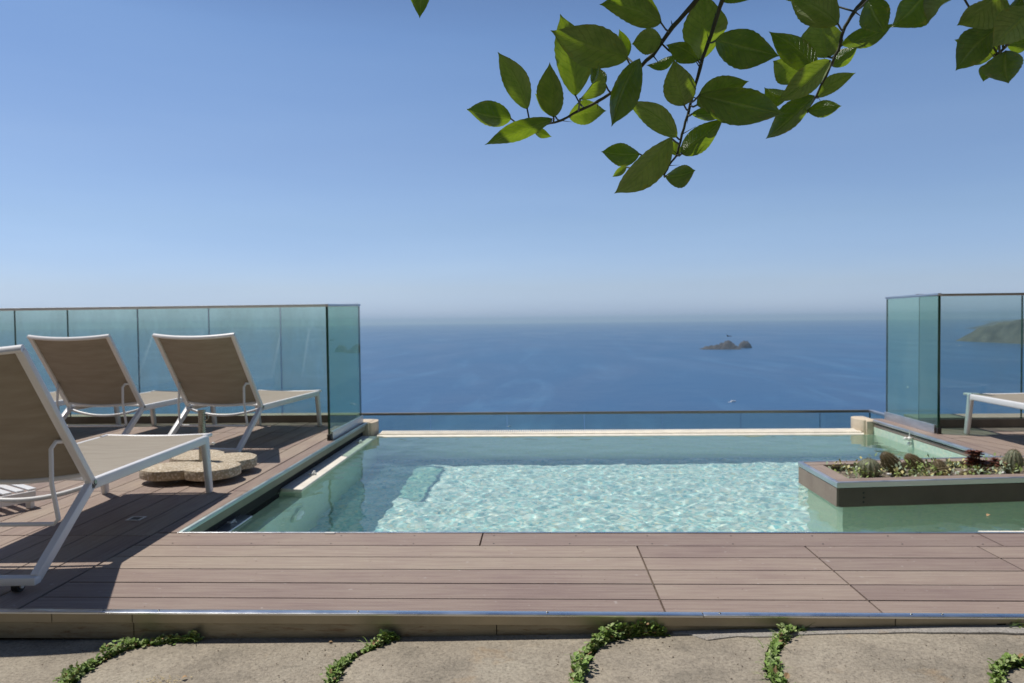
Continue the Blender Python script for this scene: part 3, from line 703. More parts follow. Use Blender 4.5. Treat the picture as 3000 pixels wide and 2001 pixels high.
# origin: midway between the hinges
def at_hinge(hx, hy, rz): c, s = math.cos(rz), math.sin(rz); return (hx-.30*c, hy-.30*s, 0)
lg1 = make_lounger('nearest white sun lounger at the left edge, casting its shadow over the front deck boards', G, at_hinge(-1.868, 2.881, .042), .042)
def lounger_copy(label, loc, rz):
    c = copy_tree(lg1); c.location = loc; c.rotation_euler = (0, 0, rz); c['label'] = label; return c
lounger_copy('white sun lounger standing between the stone parasol base and the left glass side panel', at_hinge(-2.18, 5.48, -.085), -.085)
lounger_copy('white sun lounger second from the glass side panel, in front of the left glass balustrade', at_hinge(-3.145, 5.52, -.035), -.035)
lounger_copy('white sun lounger farthest left at the back, mostly hidden behind the nearest lounger backrest', at_hinge(-4.10, 5.58, -.02), -.02)
lounger_copy('white sun lounger alone on the right deck, only its foot end in view', (3.752, 4.80, 0), .0)

# ---------------------------------------------------------------- parasol base
pb = tag(empty('parasol_base', (-2.18, 4.50, 0)), 'flower shaped pebbled concrete parasol base with an upright steel tube', 'parasol base')
def petal(cx, cy, rx, ry, rot):
    out = []
    for k in range(36):
        a = 2*math.pi*k/36; x = rx*math.cos(a); y = ry*math.sin(a); out.append((cx+x*math.cos(rot)-y*math.sin(rot), cy+x*math.sin(rot)+y*math.cos(rot)))
    return out
for i, (cx, cy, rx, ry, rot) in enumerate(((-.10, -.18, .19, .16, .2), (.14, -.175, .165, .17, 0), (.13, .09, .175, .18, .2), (-.13, .19, .20, .17, 2.2))):
    m = MB(); P = [(x+.011*noise.noise(Vector((x*22, y*22, i))), y+.011*noise.noise(Vector((x*22, y*22, 7+i)))) for x, y in petal(cx, cy, rx, ry, rot)]
    m.prism(P, .034, .092+.0015*i); m.build('stone_lobe', MAT['aggregate'], pb, bevel=.006, seg=2, smooth=True)
for x, y in ((-.2, -.18), (.15, -.22), (.2, .15), (-.2, .25)):
    m = MB(); m.tube([(x-.015, y, .016), (x+.015, y, .016)], .016, 14); m.build('castor', MAT['black'], pb, smooth=True)
m = MB(); m.tube([(0, 0, .09), (0, 0, .41)], .0225, 20); tb = m.build('tube', MAT['steel'], pb, smooth=True)
m = MB(); m.tube([(0, 0, .4102), (0, 0, .417)], .0235, 20); m.build('tube_collar', MAT['steel'], tb, smooth=True)
m = MB(); m.tube([(.02, 0, .20), (.062, 0, .20)], .005, 8); m.ball((.070, 0, .202), .010, 12, 8); m.build('clamp_knob', MAT['plastic'], pb, smooth=True)
m = MB(); m.tube([(.022+.022*math.sin(a), -.004, .388-.018*(1-math.cos(a))-.0*a) for a in np.linspace(0, math.pi*1.25, 10)], .004, 8); m.build('hook', MAT['steel'], pb, smooth=True)

# ---------------------------------------------------------------- low slatted table at the left
e1 = Vector((-.84, .54, 0)).normalized(); e2 = Vector((-.53, -.85, 0)).normalized()
st = tag(empty('slatted_footstool', (-2.70, 3.69, 0)), 'low white slatted footstool behind the nearest lounger, slit shadow beside it', 'footstool')
for k in range(8):
    a = e2*(.012+k*.058); m = MB(); m.bar(tuple(a+Vector((0, 0, .100))+e1*.006), tuple(a+e1*.40+Vector((0, 0, .100))), .040, .010); m.build('slat', MAT['paintwhite'], st, bevel=.003)
for a, b in ((e1*0, e2*.44), (e1*.40, e1*.40+e2*.44)):
    m = MB(); m.bar(tuple(a+Vector((0, 0, .066))), tuple(b+Vector((0, 0, .066))), .014, .055); m.build('apron', MAT['paintwhite'], st, bevel=.003)
for a in (e1*.02+e2*.02, e1*.38+e2*.02, e1*.02+e2*.42, e1*.38+e2*.42):
    m = MB(); m.bar(tuple(a+Vector((0, 0, 0))), tuple(a+Vector((0, 0, .09))), .03, .03, up=(0, 1, 0)); m.build('leg', MAT['paintwhite'], st, bevel=.003)

# ---------------------------------------------------------------- planter
pl = tag(empty('planter_box', (1.7, 4.16, 0)), 'long brown board planter with metal edging jutting into the pool, full of cacti', 'planter')
ax = Vector((1, .112, 0)).normalized(); ay = Vector((-.0, 1, 0)); O = Vector((1.690, 4.157, 0)); LN = 1.67; WD = .612; ZT = .018
def pp(u, v): p = O+ax*u+ay*v; return (p.x-1.7, p.y-4.16)
def pbd(name, u0, u1, v0, v1, z0, z1, mat, bv=0, c=None):
    m = MB(); m.prism([pp(u0, v0), pp(u1, v0), pp(u1, v1), pp(u0, v1)], z0, z1)
    o = m.build(name, mat, pl, bevel=bv, color=None if c is None else [c]*8); return o
DX, DY = MAT['deck_x'], MAT['deck_y']
pbd('rim_board', .022, LN, .022, .105, ZT-.022, ZT-.002, DX, c=(.3, 2, 3, 1))
pbd('rim_board', .022, LN, WD-.105, WD-.022, ZT-.022, ZT-.002, DX, c=(.5, 4, 3, 1))
pbd('rim_board', .022, .118, .108, WD-.108, ZT-.022, ZT-.003, DY, c=(.7, 1, 5, 1))
pbd('edging', -.006, LN, -.008, .019, ZT-.030, ZT+.002, MAT['alu_satin'], .004)
pbd('edging', -.006, .019, .0195, WD+.006, ZT-.030, ZT+.0015, MAT['alu_satin'], .004)
pbd('edging', .0195, LN, WD-.019, WD+.006, ZT-.030, ZT+.001, MAT['alu_satin'], .004)
pbd('face_board', .010, LN, -.002, .017, -.122, ZT-.034, simple('dark_brown_board', (.13, .095, .072), .85, 0, .15, 4, .1))  # front board coloured darker than the other face boards
pbd('face_board', -.003, .0165, .004, WD, -.122, ZT-.033, DY, c=(.6, 3, 3, 1))
pbd('face_board', .0195, LN, WD-.017, WD, -.122, ZT-.034, DX, c=(.4, 5, 3, 1))
b_ = pbd('submerged_base', .05, LN, .035, WD-.03, -1.131, -.14, MAT['mosaic_wall']); b_.cycles.is_caustics_receiver = True
pbd('soil', .03, LN, .025, WD-.025, -.139, -.028, simple('pale_planter_gravel', (.24, .20, .15), .95, 0, .5, 90, .6))
for u in (.11, .112, .109):
    pass
for u, z in ((.155, -.045), (.157, -.072), (.155, -.098), (1.4, -.05), (1.4, -.09)):
    m = MB(); p = pp(u, -.0035); m.ball((p[0], p[1], z), .006, 8, 6, (1, .3, 1)); m.build('screw', MAT['black'], pl, smooth=True)

# plants in the planter
def plantmat(name, c, var=.3): return simple(name, c, .6, 0, var, 30, .2)
spine_m = simple('pale_cactus_spines', (.42, .34, .22), .8, 0, .2); rust_m = simple('rusty_cactus_wool', (.20, .105, .05), .85, 0, .4, 30)
cact = plantmat('grey_green_cactus', (.15, .16, .09)); cactb = plantmat('olive_brown_cactus', (.12, .09, .035))
def cactus(label, x, y, rx, rz, lean, cap, mat, seed, horiz=False, ns=900):
    r = tag(empty('cactus', (x, y, -.03)), label, 'cactus', 'cacti in the planter'); rg = random.Random(seed)
    ax_ = Vector(lean).normalized(); q_ = ax_.to_track_quat('Z', 'Y').to_matrix()
    m = MB(); SG, RG = 44, 22; o = 0
    def pt(th, ph): return q_ @ Vector((math.sin(th)*math.cos(ph)*rx*(1+.06*math.cos(ph*14)), math.sin(th)*math.sin(ph)*rx*(1+.06*math.cos(ph*14)), math.cos(th)*rz))
    ctr = ax_*rz*.82
    for i in range(RG+1):
        for k in range(SG): m.v.append(tuple(ctr+pt(math.pi*i/RG, 2*math.pi*k/SG)))
    for i in range(RG):
        for k in range(SG):
            k2 = (k+1) % SG; m.face([i*SG+k, (i+1)*SG+k, (i+1)*SG+k2, i*SG+k2])
    m.build('stem', mat, r, smooth=True)
    for nm, mm, cond in (('spines', spine_m, lambda th: th > cap), ('wool', rust_m, lambda th: th <= cap)):
        m = MB()
        for _ in range(ns):
            th = math.acos(rg.uniform(-.75, 1)); ph = rg.choice(range(14))*2*math.pi/14+rg.gauss(0, .05) if nm == 'spines' else rg.uniform(0, 6.283)
            if not cond(th): continue
            p = ctr+pt(th, ph); n = (p-ctr).normalized(); d = (n+Vector((rg.gauss(0, .45), rg.gauss(0, .45), rg.gauss(0, .45)))).normalized()*rg.uniform(.006, .014)
            s = n.cross(d).normalized()*.0009 if n.cross(d).length > 1e-6 else Vector((.0009, 0, 0)); o = len(m.v)
            m.v += [tuple(p-s), tuple(p+s), tuple(p+d)]; m.face([o, o+1, o+2])
        if m.v: m.build(nm, mm, r)
    return r
cactus('round grey-green ball cactus at the pool end of the planter, rusty on its right side', 2.03, 4.53, .066, .062, (.1, -.05, 1), .45, cact, 1)
cactus('thick brown-tipped cactus leaning left, just right of the round ball cactus', 2.245, 4.56, .050, .100, (-.55, 0, .7), .9, cactb, 2)
cactus('olive cactus stem lying towards the right beside the leaning brown one', 2.32, 4.49, .042, .105, (.9, -.1, .28), .3, cactb, 3)
cactus('brown cactus bent left at the back of the planter, behind the lying stem', 2.43, 4.62, .044, .090, (-.6, .1, .6), 1.0, cactb, 4)
cactus('squat brown cactus in the middle of the planter, left of a lying twin', 2.455, 4.50, .042, .060, (-.15, 0, 1), .8, cactb, 5)
cactus('small cactus lying flat with rusty tip beside the white pebbles', 2.54, 4.48, .033, .075, (.95, 0, .2), .8, cactb, 6)
cactus('upright barrel cactus with pale woolly top right of the dark red rosettes', 2.945, 4.60, .050, .085, (.12, 0, 1), .5, cact, 7)
cactus('rounded cactus cut off by the right edge of the picture', 3.10, 4.62, .050, .075, (0, 0, 1), .6, cactb, 8)
# dark red aeonium
ae = tag(empty('aeonium', (2.76, 4.62, -.03)), 'dark red rosette succulent on thin branching stems at the back of the planter', 'succulent')
rg = random.Random(3); m = MB(); ms = MB()
for k in range(12):
    tx, ty, tz = rg.uniform(-.115, .14), rg.uniform(-.05, .05), rg.uniform(.05, .135)
    ms.tube([(0+tx*.2, ty*.2, 0), (tx*.6, ty*.6, tz*.5), (tx, ty, tz)], .005, 6)
    for ring, (n, l, el) in enumerate(((10, .040, -.1), (10, .038, .35), (8, .028, .8), (5, .016, 1.2))):
        for i in range(n):
            a = 2*math.pi*i/n+ring*.4+rg.uniform(-.2, .2); d = Vector((math.cos(a)*math.cos(el), math.sin(a)*math.cos(el), math.sin(el))); s = Vector((-math.sin(a), math.cos(a), 0))*l*.22
            c = Vector((tx, ty, tz)); s = s*1.5; o = len(m.v); m.v += [tuple(c), tuple(c+d*l*.65-s), tuple(c+d*l), tuple(c+d*l*.65+s)]; m.face([o, o+1, o+2, o+3])
m.build('rosette', plantmat('dark_red_succulent_leaf', (.17, .06, .035), .5), ae); ms.build('stem', rust_m, ae, smooth=True)
# low mixed succulents: nobody could count their leaves
for nm, c, n, seed in (('succulent_ground_cover', (.26, .34, .09), 860, 5), ('sedum_ground_cover', (.55, .50, .20), 720, 8), ('blue_green_ground_cover', (.36, .44, .28), 600, 9)):
    m = MB(); rg = random.Random(seed)
    for _ in range(n):
        u = rg.uniform(.13, 1.6); v = rg.uniform(.12, WD-.12)
        cl = noise.noise(Vector((u*7, v*7, seed*3)))
        if cl < .03: continue
        h = max(0, .028+.10*cl+.02*rg.random()); p = O+ax*u+ay*v; c0 = Vector((p.x+rg.gauss(0, .008), p.y+rg.gauss(0, .008), -.03+h*rg.random()**.4))
        a = rg.uniform(0, 6.28); el = rg.uniform(.1, 1.3); l = rg.uniform(.018, .036)
        d = Vector((math.cos(a)*math.cos(el), math.sin(a)*math.cos(el), math.sin(el))); s = Vector((-math.sin(a), math.cos(a), 0))*l*.28; o = len(m.v)
        m.v += [tuple(c0), tuple(c0+d*l*.6-s), tuple(c0+d*l), tuple(c0+d*l*.6+s)]; m.face([o, o+1, o+2, o+3])
    tag(m.build(nm, plantmat(nm+'_leaf', c, .45)), kind='stuff')
peb = simple('white_pebble_stone', (.74, .73, .70), .6, 0, .08, 20, .1)
for i, (x, y, s, lab) in enumerate(((2.565, 4.50, .017, 'largest white pebble in the planter, in front near the lying cactus'), (2.545, 4.56, .015, 'white pebble behind the largest one in the planter'),
    (2.53, 4.535, .012, 'small white pebble between the two larger ones and the cactus'), (2.645, 4.56, .014, 'flat white pebble left of the dark red rosettes'),
    (2.665, 4.52, .012, 'greyish pebble left of the red rosettes, close to the front board'), (2.10, 4.515, .012, 'white pebble touching the round ball cactus on its right'),
    (2.135, 4.48, .011, 'white pebble near the front board right of the ball cactus'), (2.385, 4.58, .010, 'tiny white pebble between the brown cacti'), (2.84, 4.51, .011, 'white pebble under the dark red rosettes'))):
    m = MB(); m.ball((0, 0, 0), s, 12, 8, (1.25, 1, .75), jit=.35, seed=i*3.1); o = m.build('pebble', peb, smooth=True); o.location = (x, y, -.005); tag(o, lab, 'pebble', 'white pebbles in the planter')

# white inlet fitting at the right edge of the pool
iv = tag(empty('pool_fitting', (3.085, 6.10, -.03)), 'small white plastic fitting hanging on the right pool edge', 'pool fitting')
m = MB(); m.ball((-.012, 0, -.03), .020, 12, 8); m.tube([(-.045, .0, -.028), (.012, 0, -.026)], .009, 10); m.ball((-.045, 0, -.028), .016, 10, 8); m.build('valve_body', MAT['plastic'], iv, smooth=True)
m = MB(); m.tube([(-.012, 0, -.03), (-.012, 0, .045)], .005, 8); m.ball((-.012, 0, -.072), .017, 12, 8); m.build('float', MAT['plastic'], iv, smooth=True)

# ---------------------------------------------------------------- boats and bird
def boat(label, x, y, rz, s):
    r = tag(empty('motor_boat', (x, y, SEAZ), rz), label, 'boat', 'boats on the sea'); r.scale = (s, s, s)
    m = MB(); secs = [(-6, 1.7, 1.3), (-3, 1.9, 1.4), (1, 1.8, 1.5), (4, 1.1, 1.8), (6.3, .1, 2.1)]
    for x_, w_, h_ in secs: m.v += [(x_, -w_, h_), (x_, -w_*.55, -.2), (x_, w_*.55, -.2), (x_, w_, h_)]
    for i in range(4):
        for k in range(3): m.face([i*4+k, i*4+k+1, i*4+k+5, i*4+k+4])
        m.face([i*4+3, i*4, i*4+4, i*4+7])
    m.face([0, 3, 2, 1]); m.face([16, 17, 18, 19]); m.build('hull', MAT['paintwhite'], r, smooth=True)
    m = MB(); m.prism([(-3.5, -1.2), (1.6, -1.2), (2.6, 0), (1.6, 1.2), (-3.5, 1.2)], 1.4, 2.7); m.build('cabin', MAT['plastic'], r)
    m = MB(); m.prism([(-13, -1.6), (-6, -1.5), (-6, 1.5), (-13, 1.6)], -.3, .12); m.build('wake', MAT['plastic'], r); return r
b1 = boat('white motor boat on open water below the island, the biggest boat in view', 412.8, 1559, .5, 1.15)
def bcopy(label, x, y, rz, s): c = copy_tree(b1); c.location = (x, y, SEAZ); c.rotation_euler = (0, 0, rz); c.scale = (s, s, s); c['label'] = label
bcopy('tiny white boat low in the picture, just above the cream overflow edge', -54.6, 1216, .3, .42)
bcopy('white boat seen through the right side glass, lower of two', 925.6, 1846, .9, .9)
bcopy('small white boat near the horizon left of the right glass panel', 1710, 6300, .1, .8)
bcopy('white boat seen through the right balustrade glass, nearest below the headland', 2477, 4344, .5, 1.3)
bcopy('long white boat close to the foot of the far headland', 4500, 8300, .2, 4.0)
bcopy('faint white boat seen through the glass just below the far headland', 4279, 7014, .1, 1.5)
m = MB(); m.ball((0, 0, 0), .09, 10, 6, (2.2, .8, .7))
m.v += [(-.12, 0, .03), (.12, 0, .03), (.02, .36, .20), (-.10, .70, .12), (-.12, 0, .03), (.12, 0, .03), (.02, -.36, .20), (-.10, -.70, .12)]
n0 = len(m.v)-8; m.face([n0, n0+1, n0+2, n0+3]); m.face([n0+7, n0+6, n0+5, n0+4])
bird = m.build('bird', simple('dark_bird_feather', (.05, .04, .04), .8)); bird.location = (24.971, 96.801, -1.481); bird.rotation_euler = (.3, .2, 2.2)
tag(bird, 'dark bird in flight just above the rocky island', 'bird')

# ---------------------------------------------------------------- weeds in the paving joints
wl = [simple('weed_leaf_green', (.19, .29, .065), .55, 0, .45, 60, .1, .3), simple('weed_leaf_pale', (.33, .40, .16), .55, 0, .4, 60, .1, .3), simple('weed_dry_leaf', (.38, .24, .12), .8, 0, .3)]
def weeds(label, path, n, seed, spread=.026, hmax=.05, blades=0, dens=None):
    rg = random.Random(seed); P = smooth_curve(path, 8); m = MB()
    for _ in range(n):
        i = rg.randrange(len(P)-1); t = rg.random(); x = P[i][0]+(P[i+1][0]-P[i][0])*t; y = P[i][1]+(P[i+1][1]-P[i][1])*t
        k = .5+.6*noise.noise(Vector((x*11, y*11, seed)))
        if k < .23: continue
        x += rg.gauss(0, spread*k*.6); y += rg.gauss(0, spread*k*.6); y = min(y, 2.325)
        z = pz(x)-.012+rg.random()**1.3*hmax*max(.3, k*1.3)
        l = rg.uniform(.009, .021); a = rg.uniform(0, 6.28); el = rg.uniform(-.2, 1.0)
        d = Vector((math.cos(a)*math.cos(el), math.sin(a)*math.cos(el), math.sin(el))); s = Vector((-math.sin(a), math.cos(a), rg.uniform(-.5, .5))).normalized()*l*rg.uniform(.3, .45)
        c = Vector((x, y, z)); up_ = d.cross(s).normalized()*l*.12; o = len(m.v)
        m.v += [tuple(c), tuple(c+d*l*.35-s+up_), tuple(c+d*l*.8-s*.7+up_), tuple(c+d*l), tuple(c+d*l*.8+s*.7+up_), tuple(c+d*l*.35+s+up_)]
        mi = 0 if rg.random() < .62 else (1 if rg.random() < .86 else 2); m.face([o, o+1, o+2, o+3], mi); m.face([o, o+3, o+4, o+5], mi)
    for _ in range(blades):
        i = rg.randrange(len(P)-1); x, y = P[i]; x += rg.gauss(0, spread*.5); y = min(y+rg.gauss(0, spread*.4), 2.32); z = pz(x)-.01
        a = rg.uniform(0, 6.28); L_ = rg.uniform(.035, .085); w = .0018; prev = None
        for k in range(6):
            t = k/5; p = Vector((x+math.cos(a)*L_*t*.75, y+math.sin(a)*L_*t*.6, z+L_*(t*.9-.55*t*t)*1.1)); s = Vector((-math.sin(a), math.cos(a), 0))*w*(1-t*.85); o = len(m.v)
            m.v += [tuple(p-s), tuple(p+s)]
            if k: m.face([o-2, o-1, o+1, o], 0 if _ % 3 else 1)
    w_ = m.build('joint_weed', wl); tag(w_, label, 'weed', 'weeds growing in the paving joints'); return w_
weeds('long weed trail in the leftmost curved paving joint, tangled where it meets the deck', J[2][0:7], 1500, 1, .030, .05, 22)
weeds('narrow round leaved weed in the second paving joint from the left', J[3][0:6], 1000, 2, .022, .048, 4)
weeds('thick dark green weed in the middle paving joint with a few dry pink leaves', J[4][0:5]+[(.095, 1.9)], 1800, 3, .030, .062, 4)
weeds('grassy tuft with blades and small leaves in the paving joint right of the middle', J[5][0:4]+[(.655, 1.95)], 750, 4, .022, .045, 75)
weeds('low weed creeping in at the bottom right corner of the paving', J[6][1:5], 900, 5, .017, .04, 5)
weeds('tiny weed sprig at the left edge under the fascia', [(-1.88, 2.32), (-1.91, 2.29)], 90, 6, .018, .035, 3)
weeds('pair of small green sprigs in the crack of the pale mortar', [(1.48, 2.336), (1.53, 2.338)], 40, 8, .012, .02, 5)
# dry crumbs on the slab
crumb = simple('dry_petal_crumb', (.52, .42, .24), .9, 0, .3)
m = MB(); rg = random.Random(12)
for _ in range(70):
    x = rg.gauss(-1.145, .035); y = rg.gauss(2.05, .018); m.ball((x, y, pz(x)+.002), rg.uniform(.001, .0028), 5, 4, (1.4, 1, .5))
tag(m.build('dry_crumbs', crumb), kind='stuff')
m = MB(); rg = random.Random(31)
for _ in range(520):
    if _ < 360:
        x = rg.uniform(-2.0, 1.7); y = rg.uniform(1.9, 2.31); z = pz(x)+.0005
    else: x = rg.uniform(-1.9, 2.2); y = rg.uniform(2.38, 3.2); z = .0
    s_ = rg.uniform(.0006, .0022)*(1 if _ < 360 else .7); m.ball((x, y, z+s_*.4), s_, 5, 4, (1.5, rg.uniform(.7, 1.3), .7))
tag(m.build('grit', [simple('fine_grit', (.22, .17, .12), .9, 0, .7, 60)]), kind='stuff')
def dead_leaf(label, x, y, z, a, l=.018, mat=wl[2]):
    m = MB(); d = Vector((math.cos(a), math.sin(a), 0)); s = Vector((-math.sin(a), math.cos(a), 0))
    for t, w, h in ((0, .02, 0), (.3, .35, .2), (.65, .32, .28), (1, .02, .1)):
        for q_, hh in ((-1, .25), (0, 0), (1, .25)): m.v.append(tuple(Vector((x, y, z+.001))+d*l*t+s*l*w*q_+Vector((0, 0, l*(h+hh*w)))))
    for i in range(3):
        for k in range(2): m.face([i*3+k, i*3+k+1, i*3+k+4, i*3+k+3])
    tag(m.build('fallen_leaf', mat), label, 'fallen leaf', 'fallen leaves on the ground')
dead_leaf('brown curled leaf on the slab beside the yellow crumbs', -1.085, 2.07, pz(-1.085), .4)
dead_leaf('dry tan leaf on the slab under the fascia, left of the middle', -.71, 2.305, pz(-.71), .1, .014)
dead_leaf('small brown leaf on the planter front, floating on the water', 2.42, 3.98, -.129, .5, .03)

# ---------------------------------------------------------------- lemon tree
def leaf_mat():
    m, t, b = nmat('lemon_leaf'); t.nodes.remove(b); o = t.nodes['Material Output']
    uv = t.nodes.new('ShaderNodeUVMap'); uv.uv_map = 'UVMap'; s = t.nodes.new('ShaderNodeSeparateXYZ'); t.links.new(uv.outputs[0], s.inputs[0])
    def M_(op, a, b_=None, c=None):
        n = t.nodes.new('ShaderNodeMath'); n.operation = op
        for i, v in enumerate((a, b_, c)):
            if v is None: continue
            if hasattr(v, 'links'): t.links.new(v, n.inputs[i])
            else: n.inputs[i].default_value = v
        return n.outputs[0]
    av = M_('ABSOLUTE', M_('SUBTRACT', s.outputs['Y'], .5))                # 0 at midrib .. .5 at margin
    mid = M_('SMOOTH_MIN', M_('MULTIPLY', av, 18), 1.0, .1)                   # 0 on the midrib
    ph = M_('SUBTRACT', s.outputs['X'], M_('MULTIPLY', av, .42))
    oi = t.nodes.new('ShaderNodeObjectInfo')
    wob = noise_n(t, uv.outputs[0], 6, 3)
    vein = M_('ABSOLUTE', M_('SINE', M_('ADD', M_('MULTIPLY', ph, 34), M_('MULTIPLY', wob, 2.2))))
    vein = M_('POWER', M_('SUBTRACT', 1.0, vein), 5)
    veins = M_('MAXIMUM', M_('MULTIPLY', vein, .45), M_('SUBTRACT', 1.0, mid))
    vec = t.nodes.new('ShaderNodeVectorMath'); vec.operation = 'ADD'; t.links.new(uv.outputs[0], vec.inputs[0]); t.links.new(oi.outputs['Random'], vec.inputs[1])
    n1 = noise_n(t, vec.outputs[0], 5, 5); n2 = noise_n(t, vec.outputs[0], 40, 4)
    top = ramp(t, n1, [(.3, (.010, .032, .006)), (.7, (.028, .066, .010))]); und = ramp(t, n1, [(.3, (.11, .14, .06)), (.7, (.20, .22, .11))])
    hsv = t.nodes.new('ShaderNodeHueSaturation'); t.links.new(M_('ADD', .485, M_('MULTIPLY', oi.outputs['Random'], .03)), hsv.inputs['Hue']); t.links.new(M_('ADD', .8, M_('MULTIPLY', oi.outputs['Random'], .6)), hsv.inputs['Value'])
    geo = t.nodes.new('ShaderNodeNewGeometry')
    c = mixc(t, geo.outputs['Backfacing'], top, und)
    c = mixc(t, M_('MULTIPLY', veins, .7), c, (.22, .27, .10))
    c = mixc(t, ramp(t, M_('ADD', M_('MULTIPLY', noise_n(t, vec.outputs[0], 9, 4), .8), M_('MULTIPLY', av, .5)), [(.64, (0, 0, 0)), (.70, (.7, .7, .7))]), c, (.20, .13, .04)); t.links.new(c, hsv.inputs['Color'])
    b1 = t.nodes.new('ShaderNodeBsdfPrincipled'); t.links.new(hsv.outputs[0], b1.inputs['Base Color'])
    t.links.new(ramp(t, geo.outputs['Backfacing'], [(0, (.22,)*3), (1, (.5,)*3)]), b1.inputs['Roughness']); b1.inputs['Specular IOR Level'].default_value = .6
    bump(t, b1, M_('ADD', veins, M_('MULTIPLY', n2, .35)), .8, -.0016)
    tr = t.nodes.new('ShaderNodeBsdfTranslucent')
    tcx = mixc(t, n1, (.14, .30, .006), (.56, .74, .025)); tcx = mixc(t, M_('MULTIPLY', vein, .5), tcx, (.10, .18, .01)); t.links.new(tcx, tr.inputs[0])
    ms = t.nodes.new('ShaderNodeMixShader'); ms.inputs[0].default_value = .34
    t.links.new(b1.outputs[0], ms.inputs[1]); t.links.new(tr.outputs[0], ms.inputs[2]); t.links.new(ms.outputs[0], o.inputs[0]); return m
LM = leaf_mat(); bark = simple('green_brown_twig_bark', (.055, .06, .03), .7, 0, .3, 40, .3); barkt = simple('grey_trunk_bark', (.16, .13, .10), .9, 0, .3, 12, .6)
def leaf_geo(m, uvs, B, T, w, face, roll, rg, faceup=True, curl=None, bend=None):
    B = Vector(B); T = Vector(T); d = T-B; L_ = d.length; d.normalize()
    n = face-d*face.dot(d); n.normalize(); n = Matrix.Rotation(roll, 3, d) @ n; s = n.cross(d)
    w = w/max(.62, math.cos(roll)); nu, nv = 22, 8
    w *= .90; curl = rg.uniform(-.4, .9) if curl is None else curl; bend = rg.uniform(-.20, .24) if bend is None else bend
    fold = rg.uniform(.2, .62); wv = rg.uniform(.04, .16); wp = rg.uniform(0, 6); sgn = 1 if faceup else -1; tw = rg.uniform(-.8, .8); sx_ = rg.uniform(-.09, .09); pk = rg.uniform(.80, 1.0)
    o = len(m.v)
    for i in range(nu+1):
        t = i/nu; prof = math.sin(math.pi*t**pk)**(.78 if t**pk < .5 else 1.08) if 0 < t < 1 else 0
        if t > .86: prof = prof*(1-.45*(t-.86)/.14)
        hw = w/2*prof
        nn = Matrix.Rotation(tw*(t-.5), 3, d) @ n; ss = nn.cross(d)
        c = B+d*L_*t+n*L_*bend*(4*t*(1-t))+s*L_*sx_*math.sin(math.pi*t)
        for j in range(nv+1):
            q_ = 2*j/nv-1; ser = 1+(.022*math.sin(i*2.9+j) if abs(q_) == 1 else 0)
            h = (fold*abs(q_)+curl*q_*q_*.5)*hw*sgn + wv*hw*math.sin(t*9+wp+q_*2)*abs(q_)
            m.v.append(tuple(c+ss*q_*hw*ser+nn*h)); uvs.append((t, .5+q_/2))
    for i in range(nu):
        for j in range(nv):
            a = o+i*(nv+1)+j; f = [a, a+1, a+nv+2, a+nv+1]; m.face(f if faceup else f[::-1])
def leaf_build(m, uvs, parent, name='leaf'):
    me = bpy.data.meshes.new(name); me.from_pydata(m.v, [], m.f); me.materials.append(LM); me.polygons.foreach_set('use_smooth', [True]*len(me.polygons))
    uvl = me.uv_layers.new(name='UVMap'); idx = np.zeros(len(me.loops), dtype=np.int32); me.loops.foreach_get('vertex_index', idx)
    uvl.data.foreach_set('uv', np.array(uvs, dtype=np.float32)[idx].ravel())
    o = bpy.data.objects.new(name, me); COL.objects.link(o); o.parent = parent; return o
